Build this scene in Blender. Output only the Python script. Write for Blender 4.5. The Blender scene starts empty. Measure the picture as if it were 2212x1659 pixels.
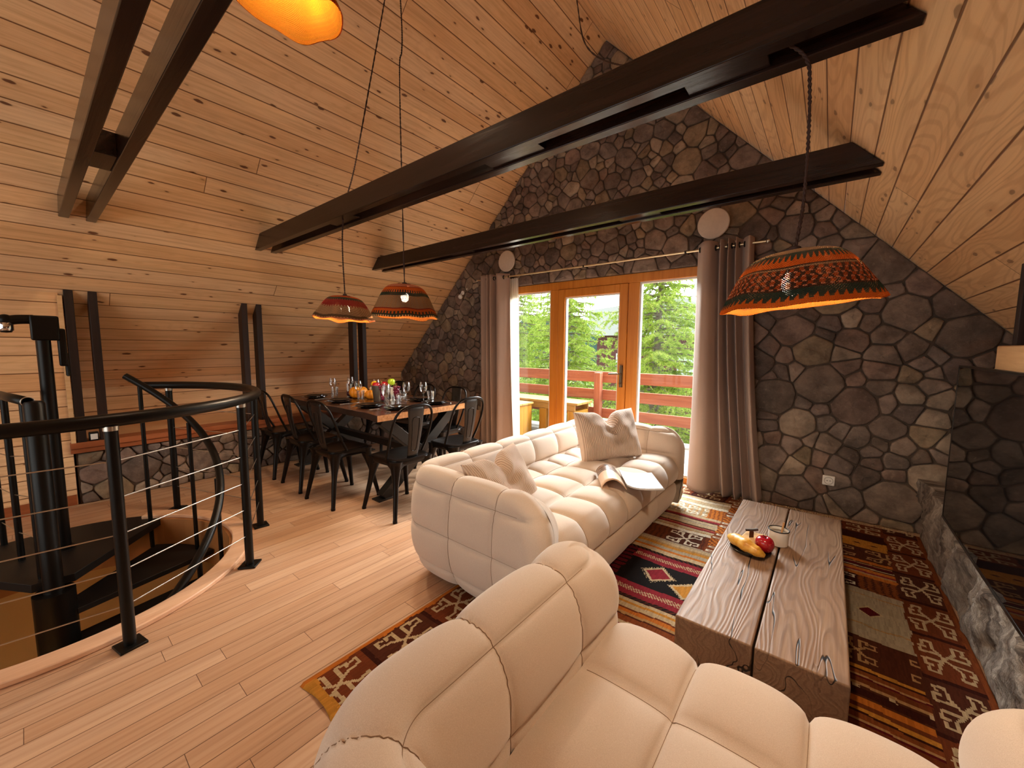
import bpy, bmesh, math, random
import numpy as np
from mathutils import Vector, Matrix
random.seed(7); rng = np.random.default_rng(11)
PI = math.pi
SC = bpy.context.scene
COL = SC.collection
def R(d): return math.radians(d)
def lin(c):
    if isinstance(c, str):
        c = c.lstrip('#'); c = [int(c[i:i+2], 16)/255 for i in (0, 2, 4)]
    return tuple((v/12.92 if v <= .04045 else ((v+.055)/1.055)**2.4) for v in c[:3]) + (1.0,)

# ------------------------------------------------------------------ camera, sky, exposure
cam_d = bpy.data.cameras.new('camera'); cam = bpy.data.objects.new('camera', cam_d); COL.objects.link(cam)
cam_d.sensor_fit = 'HORIZONTAL'; cam_d.sensor_width = 36.0
cam_d.lens = 851.27/2212*36.0; cam_d.clip_start = .02; cam_d.clip_end = 400
def cam_matrix(yaw, pitch, roll, loc):
    f = Vector((-math.sin(yaw)*math.cos(pitch), math.cos(yaw)*math.cos(pitch), -math.sin(pitch)))
    r = Vector((math.cos(yaw), math.sin(yaw), 0)); d = f.cross(r)
    r2 = r*math.cos(roll)+d*math.sin(roll); d2 = d*math.cos(roll)-r*math.sin(roll)
    m = Matrix((( r2.x, -d2.x, -f.x, loc[0]), (r2.y, -d2.y, -f.y, loc[1]), (r2.z, -d2.z, -f.z, loc[2]), (0, 0, 0, 1)))
    return m
cam.matrix_world = cam_matrix(R(38.892), R(5.391), R(-.363), (0, 0, 1.4))
SC.camera = cam
SC.view_settings.view_transform = 'Standard'; SC.view_settings.look = 'None'
SC.view_settings.gamma = 1.0; SC.view_settings.use_curve_mapping = False
SC.view_settings.exposure = EXPOSURE = 0.46
SC.cycles.use_denoising = True
SC.cycles.max_bounces = 10; SC.cycles.diffuse_bounces = 5; SC.cycles.glossy_bounces = 4
SC.cycles.transparent_max_bounces = 16; SC.cycles.transmission_bounces = 6
SC.cycles.sample_clamp_indirect = 6.0; SC.cycles.caustics_reflective = False; SC.cycles.caustics_refractive = False
wd = bpy.data.worlds.new('sky'); SC.world = wd; wd.use_nodes = True
bgn = wd.node_tree.nodes['Background']
SKY_FRONT, SKY_REAR = 8.0, 1.6      # bright hazy sky on the window side, softer behind
_tc = wd.node_tree.nodes.new('ShaderNodeTexCoord'); _sp = wd.node_tree.nodes.new('ShaderNodeSeparateXYZ'); _mr = wd.node_tree.nodes.new('ShaderNodeMapRange')
wd.node_tree.links.new(_tc.outputs['Generated'], _sp.inputs[0]); wd.node_tree.links.new(_sp.outputs[1], _mr.inputs[0])
for _i, _v in enumerate((-.6, .9, SKY_REAR, SKY_FRONT)): _mr.inputs[_i+1].default_value = _v
wd.node_tree.links.new(_mr.outputs[0], bgn.inputs[1]); bgn.inputs[0].default_value = (0.95, 0.975, 1.0, 1)
BULB = 650.0          # radiance of the warm filament bulbs
def portal(name, loc, rot, sx, sy):
    l = bpy.data.lights.new(name, 'AREA'); l.shape = 'RECTANGLE'; l.size = sx; l.size_y = sy
    l.cycles.is_portal = True
    o = bpy.data.objects.new(name, l); COL.objects.link(o); o.location = loc; o.rotation_euler = rot
portal('daylight_front', (-2.2, 4.36, 1.05), (R(-90), 0, 0), 2.6, 2.2)
portal('rear_fill_portal', (-2.1, -3.05, 1.5), (R(90), 0, 0), 4.2, 2.6)  # sky portal of the added rear window

# added area light above the deck, out of view, boosting light through the front
ls = bpy.data.lights.new('front_fill_light', 'AREA'); ls.shape = 'RECTANGLE'; ls.size = 4.6; ls.size_y = 1.25; ls.energy = FRONT = 1150.0; ls.color = (.97, .98, 1.0)
lso = bpy.data.objects.new('front_fill_light', ls); COL.objects.link(lso); lso.location = (-2.4, 6.6, 3.4)
lso.rotation_euler = (Vector((-2.4, 0, .8))-lso.location).to_track_quat('-Z', 'Y').to_euler()
# added fill light behind the camera, shining in through the made-up rear window
ld = bpy.data.lights.new('rear_fill_light', 'AREA'); ld.shape = 'RECTANGLE'; ld.size = 4.0; ld.size_y = 2.4; ld.energy = REAR = 22.0; ld.color = (1.0, .92, .84)
lo = bpy.data.objects.new('rear_fill_light', ld); COL.objects.link(lo); lo.location = (-2.1, -3.40, 1.5); lo.rotation_euler = (R(90), 0, 0)

# ------------------------------------------------------------------ node helpers
class NT:
    def __init__(s, name):
        s.m = bpy.data.materials.new(name); s.m.use_nodes = True; s.t = s.m.node_tree; s.t.nodes.clear()
        s.out = s.t.nodes.new('ShaderNodeOutputMaterial')
    def n(s, typ, ins=None, **kw):
        nd = s.t.nodes.new(typ)
        for k, v in kw.items(): setattr(nd, k, v)
        for k, v in (ins or {}).items(): s.set(nd.inputs[k], v)
        return nd
    def set(s, sock, v):
        if isinstance(v, bpy.types.NodeSocket): s.t.links.new(v, sock)
        elif isinstance(v, bpy.types.Node): s.t.links.new(v.outputs[0], sock)
        else: sock.default_value = v
    def math(s, op, a, b=0.0, c=None, clamp=False):
        nd = s.t.nodes.new('ShaderNodeMath'); nd.operation = op; nd.use_clamp = clamp
        s.set(nd.inputs[0], a); s.set(nd.inputs[1], b)
        if c is not None: s.set(nd.inputs[2], c)
        return nd.outputs[0]
    def mix(s, f, a, b, typ='MIX'):
        nd = s.t.nodes.new('ShaderNodeMix'); nd.data_type = 'RGBA'; nd.blend_type = typ
        s.set(nd.inputs[0], f); s.set(nd.inputs[6], a); s.set(nd.inputs[7], b)
        return nd.outputs[2]
    def ramp(s, f, stops):
        nd = s.t.nodes.new('ShaderNodeValToRGB'); e = nd.color_ramp.elements
        while len(e) < len(stops): e.new(.5)
        for i, (p, c) in enumerate(stops):
            e[i].position = p; e[i].color = lin(c) if isinstance(c, str) else (c if len(c) == 4 else tuple(c)+(1,))
        s.set(nd.inputs[0], f); return nd.outputs[0]
    def range(s, v, a, b, c=0.0, d=1.0):
        nd = s.t.nodes.new('ShaderNodeMapRange'); nd.interpolation_type = 'SMOOTHSTEP'
        for i, x in enumerate((v, a, b, c, d)): s.set(nd.inputs[i], x)
        return nd.outputs[0]
    def xyz(s, x, y, z=0.0):
        nd = s.t.nodes.new('ShaderNodeCombineXYZ')
        for i, v in enumerate((x, y, z)): s.set(nd.inputs[i], v)
        return nd.outputs[0]
    def sep(s, v):
        nd = s.t.nodes.new('ShaderNodeSeparateXYZ'); s.set(nd.inputs[0], v); return nd.outputs
    def noise(s, vec, scale=5, detail=3, rough=.55, dist=0.0):
        nd = s.n('ShaderNodeTexNoise', {'Scale': scale, 'Detail': detail, 'Roughness': rough, 'Distortion': dist})
        if vec is not None: s.set(nd.inputs['Vector'], vec)
        return nd.outputs[0]
    def white(s, vec=None, w=None):
        nd = s.t.nodes.new('ShaderNodeTexWhiteNoise')
        if w is not None: nd.noise_dimensions = '1D'; s.set(nd.inputs['W'], w)
        else: nd.noise_dimensions = '3D'; s.set(nd.inputs['Vector'], vec)
        return nd.outputs[0]
    def bump(s, h, strength=.3, dist=.01):
        nd = s.n('ShaderNodeBump', {'Strength': strength, 'Distance': dist}); s.set(nd.inputs['Height'], h); return nd.outputs[0]
    def bsdf(s, **kw):
        nd = s.t.nodes.new('ShaderNodeBsdfPrincipled')
        for k, v in kw.items(): s.set(nd.inputs[k.replace('_', ' ')], v)
        s.t.links.new(nd.outputs[0], s.out.inputs[0]); return nd
    def uv(s): return s.n('ShaderNodeTexCoord').outputs['UV']
    def obj(s): return s.n('ShaderNodeTexCoord').outputs['Object']

def simple(name, col, rough=.5, metal=0.0, var=.12, scale=30, bump=0.0, bscale=200, **kw):
    t = NT(name); c = lin(col); o = t.obj()
    nz = t.noise(o, scale, 4)
    col2 = t.mix(nz, tuple(v*(1-var) for v in c[:3])+(1,), tuple(min(1, v*(1+var)) for v in c[:3])+(1,))
    b = t.bsdf(Base_Color=col2, Roughness=rough, Metallic=metal, **kw)
    if bump: t.set(b.inputs['Normal'], t.bump(t.noise(o, bscale, 2), bump, .002))
    return t.m

def planks(name, w, L, cols, groove, grain_str=.5, knots=0.0, cath=0.0, rough=.55, gw=.02, knotcol='#5a2c12', spec=.35, bumpd=.006):
    """boards along u, laid side by side in v (uv in metres)"""
    t = NT(name); u, v, _ = t.sep(t.uv())
    vv = t.math('DIVIDE', v, w); row = t.math('FLOOR', vv); fv = t.math('FRACT', vv)
    r1 = t.white(w=row)
    us = t.math('ADD', t.math('DIVIDE', u, L), t.math('MULTIPLY', r1, 9.37)); seg = t.math('FLOOR', us); fu = t.math('FRACT', us)
    r2 = t.white(vec=t.xyz(row, seg, 3.3)); r3 = t.white(vec=t.xyz(seg, row, 8.1))
    edge = t.math('MINIMUM', fv, t.math('SUBTRACT', 1.0, fv))
    gm = t.range(edge, gw*.35, gw, 1.0, 0.0)
    eu = t.math('MULTIPLY', t.math('MINIMUM', fu, t.math('SUBTRACT', 1.0, fu)), L/w)
    jm = t.range(eu, gw*.25, gw*.7, 1.0, 0.0)
    gap = t.math('MAXIMUM', gm, jm)
    off = t.math('MULTIPLY', r2, 37.0)
    g1 = t.noise(t.xyz(t.math('ADD', t.math('MULTIPLY', u, 1.6), off), t.math('MULTIPLY', v, 55), off), 1.0, 5, .6)
    g2 = t.noise(t.xyz(t.math('ADD', t.math('MULTIPLY', u, .9), off), t.math('MULTIPLY', v, 9), off), 1.0, 3, .5, .4)
    base = t.ramp(r2, [(i/(len(cols)-1), c) for i, c in enumerate(cols)])
    dark = t.mix(1.0, base, (.62, .47, .36, 1), 'MULTIPLY')
    c = t.mix(t.math('MULTIPLY', t.range(g1, .38, .72), grain_str), base, dark)
    light = t.mix(1.0, base, (1.16, 1.14, 1.08, 1), 'MULTIPLY')
    c = t.mix(t.math('MULTIPLY', t.range(g2, .45, .75), .55), c, light)
    if cath:
        cn = t.noise(t.xyz(t.math('ADD', t.math('MULTIPLY', u, .75), off), t.math('MULTIPLY', v, 5.0), off), 1.0, 1.5, .4)
        ring = t.math('SINE', t.math('ADD', t.math('MULTIPLY', cn, 120), t.math('MULTIPLY', v, 90)))
        ring = t.range(ring, .1, .95)
        c = t.mix(t.math('MULTIPLY', ring, cath), c, dark)
    if knots:
        vn = t.n('ShaderNodeTexVoronoi', {'Scale': 1.0, 'Randomness': 1.0}, feature='F1')
        wob = t.noise(t.xyz(t.math('MULTIPLY', u, 14), t.math('MULTIPLY', v, 14), 0.0), 1.0, 2)
        t.set(vn.inputs['Vector'], t.xyz(t.math('ADD', t.math('MULTIPLY', u, 6.0), t.math('MULTIPLY', r1, 11.0)), t.math('ADD', t.math('MULTIPLY', v, 17.0), t.math('MULTIPLY', wob, .35)), row))
        kr = t.white(vec=vn.outputs['Color'])
        rad = t.math('MULTIPLY', t.math('SUBTRACT', kr, .33), .30)
        d = vn.outputs['Distance']
        km = t.range(t.math('SUBTRACT', d, rad), -.03, .035, 1.0, 0.0)
        halo = t.range(t.math('SUBTRACT', d, rad), 0.0, .22, 1.0, 0.0)
        c = t.mix(t.math('MULTIPLY', halo, .28*knots), c, dark)
        c = t.mix(t.math('MULTIPLY', km, knots), c, lin(knotcol))
    c = t.mix(t.math('MULTIPLY', gap, groove), c, t.mix(1.0, base, (.2, .11, .06, 1), 'MULTIPLY'))
    h = t.math('SUBTRACT', t.math('MULTIPLY', g1, .12), gap)
    t.bsdf(Base_Color=c, Roughness=t.math('ADD', rough, t.math('MULTIPLY', g1, .15)), Specular_IOR_Level=spec, Normal=t.bump(h, .6, bumpd))
    return t.m

def attr_mat(name, rough=.9, nscale=220, bump=.4, var=.35, spec=.2, sheen=0.0):
    """the thing's own colours are stored per face corner"""
    t = NT(name); a = t.n('ShaderNodeVertexColor', layer_name='Col').outputs[0]; o = t.obj()
    nz = t.noise(o, nscale, 3, .6)
    c = t.mix(t.math('MULTIPLY', t.range(nz, .35, .75), var), a, t.mix(1.0, a, (.55, .5, .48, 1), 'MULTIPLY'))
    t.bsdf(Base_Color=c, Roughness=rough, Specular_IOR_Level=spec, Sheen_Weight=sheen, Normal=t.bump(nz, bump, .004))
    return t.m

def beamwood(name, cols, ax=0, rough=.6, sc=1.0):
    """solid timber with grain along local axis ax"""
    t = NT(name); p = list(t.sep(t.obj())); k = [26*sc, 26*sc, 26*sc]; k[ax] = 1.3*sc
    oi = t.n('ShaderNodeObjectInfo').outputs['Random']
    vec = t.xyz(*[t.math('ADD', t.math('MULTIPLY', p[i], k[i]), t.math('MULTIPLY', oi, 13.0+i)) for i in range(3)])
    g = t.noise(vec, 1.0, 5, .62, .6); g2 = t.noise(vec, .22, 3, .5)
    c = t.ramp(t.math('ADD', t.math('MULTIPLY', g, .7), t.math('MULTIPLY', g2, .3)), [(.28, cols[0]), (.5, cols[1]), (.72, cols[2])])
    t.bsdf(Base_Color=c, Roughness=rough, Specular_IOR_Level=.35, Normal=t.bump(g, .35, .004))
    return t.m

def stonemat(name, rough=.85):
    t = NT(name); a = t.n('ShaderNodeVertexColor', layer_name='Col').outputs[0]; o = t.obj()
    n1 = t.noise(o, 7, 6, .65); n2 = t.noise(o, 45, 4, .6); n3 = t.noise(o, 2.6, 3, .5)
    c = t.mix(t.range(n1, .3, .75), t.mix(1.0, a, (.6, .57, .55, 1), 'MULTIPLY'), t.mix(1.0, a, (1.35, 1.3, 1.25, 1), 'MULTIPLY'))
    c = t.mix(t.math('MULTIPLY', t.range(n2, .55, .78), .35), c, lin('#a08c76'))
    c = t.mix(t.math('MULTIPLY', t.range(n3, .58, .75), .35), c, lin('#7c5236'))
    h = t.math('ADD', t.math('MULTIPLY', n1, 1.0), t.math('MULTIPLY', n2, .35))
    t.bsdf(Base_Color=c, Roughness=rough, Specular_IOR_Level=.3, Normal=t.bump(h, .7, .018))
    return t.m

def glassmat(name, tint=(1, 1, 1, 1), refl=.08, edge=.55):
    t = NT(name); lw = t.n('ShaderNodeLayerWeight', {'Blend': .35})
    f = t.math('ADD', refl, t.math('MULTIPLY', lw.outputs['Facing'], edge), clamp=True)
    tr = t.n('ShaderNodeBsdfTransparent', {'Color': tint}); gl = t.n('ShaderNodeBsdfGlossy', {'Roughness': .02, 'Color': (1, 1, 1, 1)})
    mx = t.n('ShaderNodeMixShader', {0: f, 1: tr.outputs[0], 2: gl.outputs[0]})
    t.t.links.new(mx.outputs[0], t.out.inputs[0]); return t.m

# ------------------------------------------------------------------ mesh helpers
class MB:
    def __init__(s): s.v = []; s.f = []; s.uvs = {}; s.fc = []; s.mi = []; s.cur = None; s.m = 0
    def add(s, vs, fs, uv=None):
        b = len(s.v); s.v += [tuple(p) for p in vs]
        for f in fs: s.f.append(tuple(b+i for i in f)); s.fc.append(s.cur); s.mi.append(s.m)
        if uv is not None:
            for i, q in enumerate(uv): s.uvs[b+i] = q
        return s
    def box(s, c, d, rot=None):
        x, y, z = d[0]/2, d[1]/2, d[2]/2
        vs = [Vector((i*x, j*y, k*z)) for k in (-1, 1) for j in (-1, 1) for i in (-1, 1)]
        if rot is not None: vs = [rot @ p for p in vs]
        vs = [p+Vector(c) for p in vs]
        return s.add(vs, [(0, 2, 3, 1), (4, 5, 7, 6), (0, 1, 5, 4), (2, 6, 7, 3), (0, 4, 6, 2), (1, 3, 7, 5)])
    def b2(s, a, b): return s.box([(a[i]+b[i])/2 for i in range(3)], [abs(b[i]-a[i]) for i in range(3)])
    def bar(s, a, b, w, h, up=(0, 0, 1)):
        a, b = Vector(a), Vector(b); d = (b-a); L = d.length; d.normalize(); u = Vector(up)
        if abs(d.dot(u)) > .98: u = Vector((1, 0, 0))
        x = d.cross(u).normalized(); z = x.cross(d)
        m = Matrix((x, d, z)).transposed()
        return s.box((a+b)/2, (w, L, h), m)
    def prism(s, poly, ax, a, b):
        """polygon in the plane perpendicular to axis ax, extruded from a to b"""
        n = len(poly)
        def mk(p, t):
            q = list(p); q.insert(ax, t); return q
        vs = [mk(p, a) for p in poly]+[mk(p, b) for p in poly]
        fs = [tuple(range(n))[::-1], tuple(range(n, 2*n))]+[(i, (i+1) % n, n+(i+1) % n, n+i) for i in range(n)]
        return s.add(vs, fs)
    def grid(s, P, closeu=False, closev=False, uv=None, capu=False):
        P = np.asarray(P, float); nu, nv = P.shape[:2]
        idx = lambda i, j: (i % nu)*nv+(j % nv)
        fs = [(idx(i, j), idx(i+1, j), idx(i+1, j+1), idx(i, j+1)) for i in range(nu-(0 if closeu else 1)) for j in range(nv-(0 if closev else 1))]
        if capu: fs += [tuple(range(nv))[::-1], tuple((nu-1)*nv+j for j in range(nv))]
        return s.add(P.reshape(-1, 3), fs, None if uv is None else np.asarray(uv).reshape(-1, 2))
    def tube(s, pts, r, seg=10, closed=False, cap=True, sy=1.0):
        pts = [Vector(p) for p in pts]; n = len(pts); rr = r if hasattr(r, '__len__') else [r]*n
        P = []; prev = None
        for i in range(n):
            a = pts[(i-1) % n] if (closed or i) else pts[0]; b = pts[(i+1) % n] if (closed or i < n-1) else pts[-1]
            d = (b-a).normalized()
            if prev is None:
                u = Vector((0, 0, 1)) if abs(d.z) < .9 else Vector((1, 0, 0)); x = d.cross(u).normalized()
            else:
                x = prev-d*prev.dot(d); x = x.normalized() if x.length > 1e-6 else d.orthogonal().normalized()
            prev = x; y = d.cross(x)
            P.append([pts[i]+(x*math.cos(2*PI*k/seg)+y*sy*math.sin(2*PI*k/seg))*rr[i] for k in range(seg)])
        return s.grid(P, closeu=closed, closev=True, capu=cap and not closed)
    def lathe(s, prof, seg=24, c=(0, 0, 0), capb=True, capt=True):
        P = [[(c[0]+r*math.cos(2*PI*k/seg), c[1]+r*math.sin(2*PI*k/seg), c[2]+z) for k in range(seg)] for r, z in prof]
        nv = len(s.v); s.grid(P, closev=True); n = len(prof)
        if capb: s.f.append(tuple(nv+k for k in range(seg))[::-1]); s.fc.append(s.cur); s.mi.append(s.m)
        if capt: s.f.append(tuple(nv+(n-1)*seg+k for k in range(seg))); s.fc.append(s.cur); s.mi.append(s.m)
        return s
    def ball(s, c, r, seg=14, rings=9, sc=(1, 1, 1)):
        prof = [(max(1e-4, math.sin(PI*i/rings)), -math.cos(PI*i/rings)) for i in range(rings+1)]
        P = [[(c[0]+r*sc[0]*q*math.cos(2*PI*k/seg), c[1]+r*sc[1]*q*math.sin(2*PI*k/seg), c[2]+r*sc[2]*z) for k in range(seg)] for q, z in prof]
        return s.grid(P, closev=True, capu=False)
    def build(s, name, mat, parent=None, smooth=0, bevel=0, seg=2, weld=False, subsurf=0):
        me = bpy.data.meshes.new(name); me.from_pydata(s.v, [], s.f); me.update()
        for m in (mat if isinstance(mat, (list, tuple)) else [mat]): me.materials.append(m)
        if any(s.mi): me.polygons.foreach_set('material_index', s.mi)
        if s.uvs:
            uvl = me.uv_layers.new(name='UVMap'); li = np.zeros(len(me.loops), int); me.loops.foreach_get('vertex_index', li)
            tab = np.zeros((len(me.vertices), 2)); 
            for k, q in s.uvs.items(): tab[k] = q
            uvl.data.foreach_set('uv', tab[li].ravel())
        if any(c is not None for c in s.fc):
            ca = me.color_attributes.new('Col', 'FLOAT_COLOR', 'CORNER')
            cnt = np.array([len(f) for f in s.f]); arr = np.array([c if c is not None else (.5, .5, .5, 1) for c in s.fc], float)
            ca.data.foreach_set('color', np.repeat(arr, cnt, axis=0).ravel())
        if weld:
            bm = bmesh.new(); bm.from_mesh(me); bmesh.ops.remove_doubles(bm, verts=bm.verts, dist=1e-5); bm.to_mesh(me); bm.free()
        bm = bmesh.new(); bm.from_mesh(me); bmesh.ops.recalc_face_normals(bm, faces=bm.faces); bm.to_mesh(me); bm.free()
        if smooth:
            me.polygons.foreach_set('use_smooth', [True]*len(me.polygons))
            if smooth < 180: me.set_sharp_from_angle(angle=R(smooth))
        o = bpy.data.objects.new(name, me); COL.objects.link(o)
        if parent is not None: o.parent = parent
        if bevel:
            md = o.modifiers.new('bevel', 'BEVEL'); md.width = bevel; md.segments = seg; md.limit_method = 'ANGLE'; md.angle_limit = R(40)
            md.harden_normals = False
            me.polygons.foreach_set('use_smooth', [True]*len(me.polygons)); me.set_sharp_from_angle(angle=R(35))
        if subsurf:
            md = o.modifiers.new('sub', 'SUBSURF'); md.levels = subsurf; md.render_levels = subsurf
        return o

def tag(o, label, cat, group=None, kind=None):
    if label: o['label'] = label
    if cat: o['category'] = cat
    if group: o['group'] = group
    if kind: o['kind'] = kind
    return o
def thing(name, label, cat, loc=(0, 0, 0), rz=0.0, group=None):
    o = bpy.data.objects.new(name, None); COL.objects.link(o); o.empty_display_size = .1
    o.location = loc; o.rotation_euler = (0, 0, rz)
    return tag(o, label, cat, group)
def struct(o, label=None):
    o['kind'] = 'structure'
    if label: o['label'] = label
    return o
def dup(root, loc=None, rz=None, label=None, group=None):
    def cp(o, par):
        c = o.copy(); COL.objects.link(c); c.parent = par
        for ch in list(kids.get(o.name, [])): cp(ch, c)
        return c
    kids = {}
    for o in COL.objects:
        if o.parent: kids.setdefault(o.parent.name, []).append(o)
    r = cp(root, None)
    if loc is not None: r.location = loc
    if rz is not None: r.rotation_euler = (0, 0, rz)
    if label: r['label'] = label
    if group: r['group'] = group
    return r
def bez(pts, n=40):
    """Catmull-Rom through points"""
    P = [np.array(p, float) for p in pts]; P = [2*P[0]-P[1]]+P+[2*P[-1]-P[-2]]; out = []
    segs = len(P)-3; per = max(2, n//segs)
    for i in range(segs):
        a, b, c, d = P[i:i+4]
        for k in range(per):
            t = k/per
            out.append(.5*((2*b)+(-a+c)*t+(2*a-5*b+4*c-d)*t*t+(-a+3*b-3*c+d)*t**3))
    out.append(P[-2]); return [tuple(q) for q in out]
# ------------------------------------------------------------------ materials
M_CEIL = planks('ceiling_boards', .145, 9.0, ['#ebc08e', '#eec697', '#e8ba87', '#f0cba0', '#e4b37f'], .95, .5, knots=.9, cath=.1, rough=.5, gw=.035, spec=.4)
M_CEILR = planks('ceiling_boards_wide', .145, 4.2, ['#ebc190', '#edc697', '#e7ba88', '#efcb9f'], .95, .4, knots=.6, cath=.34, rough=.42, gw=.035, spec=.5)
M_FLOOR = planks('floor_boards', .095, 1.15, ['#bf9878', '#b88e6d', '#c39e80', '#bb9373', '#c8a486'], .95, .5, knots=.1, rough=.42, gw=.022, bumpd=.002, spec=.45)
M_DECK = planks('deck_boards', .14, 3.0, ['#8f8a84', '#9c968f', '#85807a'], .9, .5, rough=.75, gw=.05)
M_DARKWOOD = beamwood('dark_stained_timber', ['#150c09', '#241610', '#34211a'], 0, .22)
M_DARKPOST = beamwood('dark_stained_post', ['#170d0a', '#2a1912', '#3d261b'], 2, .5)
M_SILL = beamwood('sill_wood', ['#7c3f20', '#96522c', '#a8623a'], 1, .5)
M_PALE = beamwood('pale_pine', ['#c99a68', '#ddb482', '#e7c598'], 1, .5)
M_FRAME = beamwood('amber_frame_wood', ['#b8691c', '#cb7d2a', '#d68c3a'], 2, .35)
M_FRAMEX = beamwood('amber_frame_wood_x', ['#b8691c', '#cb7d2a', '#d68c3a'], 0, .35)
M_CURB = beamwood('curb_wood', ['#cf9c78', '#dcae8a', '#e8c19f'], 1, .45, .7)
M_STONE = stonemat('fieldstone'); 
M_MORTAR = simple('mortar', '#54453a', .95, var=.3, scale=20, bump=.6, bscale=90)
M_BLACK = simple('black_steel', '#15120f', .38, .6, var=.2, scale=60)
M_STEEL = simple('cable_steel', '#c9c2b8', .3, 1.0)
M_CHROME = simple('chrome', '#d8d8d8', .12, 1.0)
M_OCHRE = simple('ochre_plaster', '#c9a777', .9, var=.1, scale=3, bump=.2, bscale=60)
M_WHITE = simple('white_plastic', '#e9e4dc', .4)
M_LAMPDISC = simple('pale_disc', '#cfc3b6', .55)
M_GLASS = glassmat('window_glass', (.97, .99, .98, 1), .006, .05)
M_TUMBLER = glassmat('drinking_glass', (.97, .97, .96, 1), .07, .75)

# ------------------------------------------------------------------ room shell
APX, APZ, KL, KR = -2.106, 4.706, .99, 1.05
GY = 4.2; BY = -3.1
zl = lambda x: APZ+KL*(x-APX)
zr = lambda x: APZ-KR*(x-APX)
roof = lambda x: min(zl(x), zr(x))
XL, XR = -5.96, 1.75
# ceiling: two board-clad slopes (one mesh), 0.12 thick
mb = MB()
def slope(x_low, zf, k, sgn, mi):
    a = Vector((APX, 0, APZ)); b = Vector((x_low, 0, zf(x_low))); Ls = (b-a).length
    nrm = Vector((-k, 0, 1)).normalized() if sgn < 0 else Vector((k, 0, 1)).normalized()
    y0, y1 = BY-.1, GY+.02
    vs = [(a.x, y0, a.z), (a.x, y1, a.z), (b.x, y1, b.z), (b.x, y0, b.z)]
    uv = [(y0+20+sgn, 0+40*(sgn > 0)), (y1+20+sgn, 40*(sgn > 0)), (y1+20+sgn, Ls+40*(sgn > 0)), (y0+20+sgn, Ls+40*(sgn > 0))]
    vs2 = [tuple(Vector(p)+nrm*.12) for p in vs]
    mb.m = mi
    mb.add(vs+vs2, [(0, 1, 2, 3), (7, 6, 5, 4), (0, 4, 5, 1), (1, 5, 6, 2), (2, 6, 7, 3), (3, 7, 4, 0)], uv+uv)
slope(XL, zl, KL, -1, 0); slope(XR, zr, KR, 1, 1)
struct(mb.build('ceiling', [M_CEIL, M_CEILR]), 'sloping ceiling of knotty larch boards')

# floor with the round stair opening
SX, SY = -3.5, .02; RH = .88
FX0, FX1, FY0, FY1 = -6.2, 1.8, BY-.1, GY+.3
def rect_hit(a):
    c, s_ = math.cos(a), math.sin(a); t = 1e9
    if c > 1e-9: t = min(t, (FX1-SX)/c)
    if c < -1e-9: t = min(t, (FX0-SX)/c)
    if s_ > 1e-9: t = min(t, (FY1-SY)/s_)
    if s_ < -1e-9: t = min(t, (FY0-SY)/s_)
    return (SX+c*t, SY+s_*t)
angs = sorted([2*PI*i/96 for i in range(96)]+[math.atan2(y-SY, x-SX) % (2*PI) for x in (FX0, FX1) for y in (FY0, FY1)])
mb = MB(); P = []; U = []
for z in (0, -.28):
    for kind in (0, 1):
        pass
rows = []
for a in angs:
    h = (SX+RH*math.cos(a), SY+RH*math.sin(a)); q = rect_hit(a)
    rows.append([(h[0], h[1], -.28), (h[0], h[1], 0), (q[0], q[1], 0), (q[0], q[1], -.28)])
uv = [[(p[1]+10, p[0]+10) for p in r] for r in rows]
mb.grid(rows, closeu=True, closev=True, uv=uv)
struct(mb.build('floor', M_FLOOR), 'pale pinkish larch board floor')

# gable wall
def clip(poly, nx, nz, d):
    """keep points with nx*x+nz*z <= d"""
    out = []
    for i in range(len(poly)):
        a, b = poly[i], poly[(i+1) % len(poly)]; fa = nx*a[0]+nz*a[1]-d; fb = nx*b[0]+nz*b[1]-d
        if fa <= 0: out.append(a)
        if (fa < 0 < fb) or (fb < 0 < fa):
            t = fa/(fa-fb); out.append((a[0]+t*(b[0]-a[0]), a[1]+t*(b[1]-a[1])))
    return out
ROOF = [(-KL, 1, APZ-KL*APX-.003), (KR, 1, APZ+KR*APX-.003)]
DX0, DX1, DZ = -3.44, -.97, 2.2
def under_roof(poly):
    for r in ROOF: poly = clip(poly, *r)
    return poly
def roofed(mb, x0, x1, z0, z1, y0, y1):
    p = under_roof([(x0, z0), (x1, z0), (x1, z1), (x0, z1)])
    if len(p) > 2: mb.prism(p, 1, y0, y1)

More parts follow.
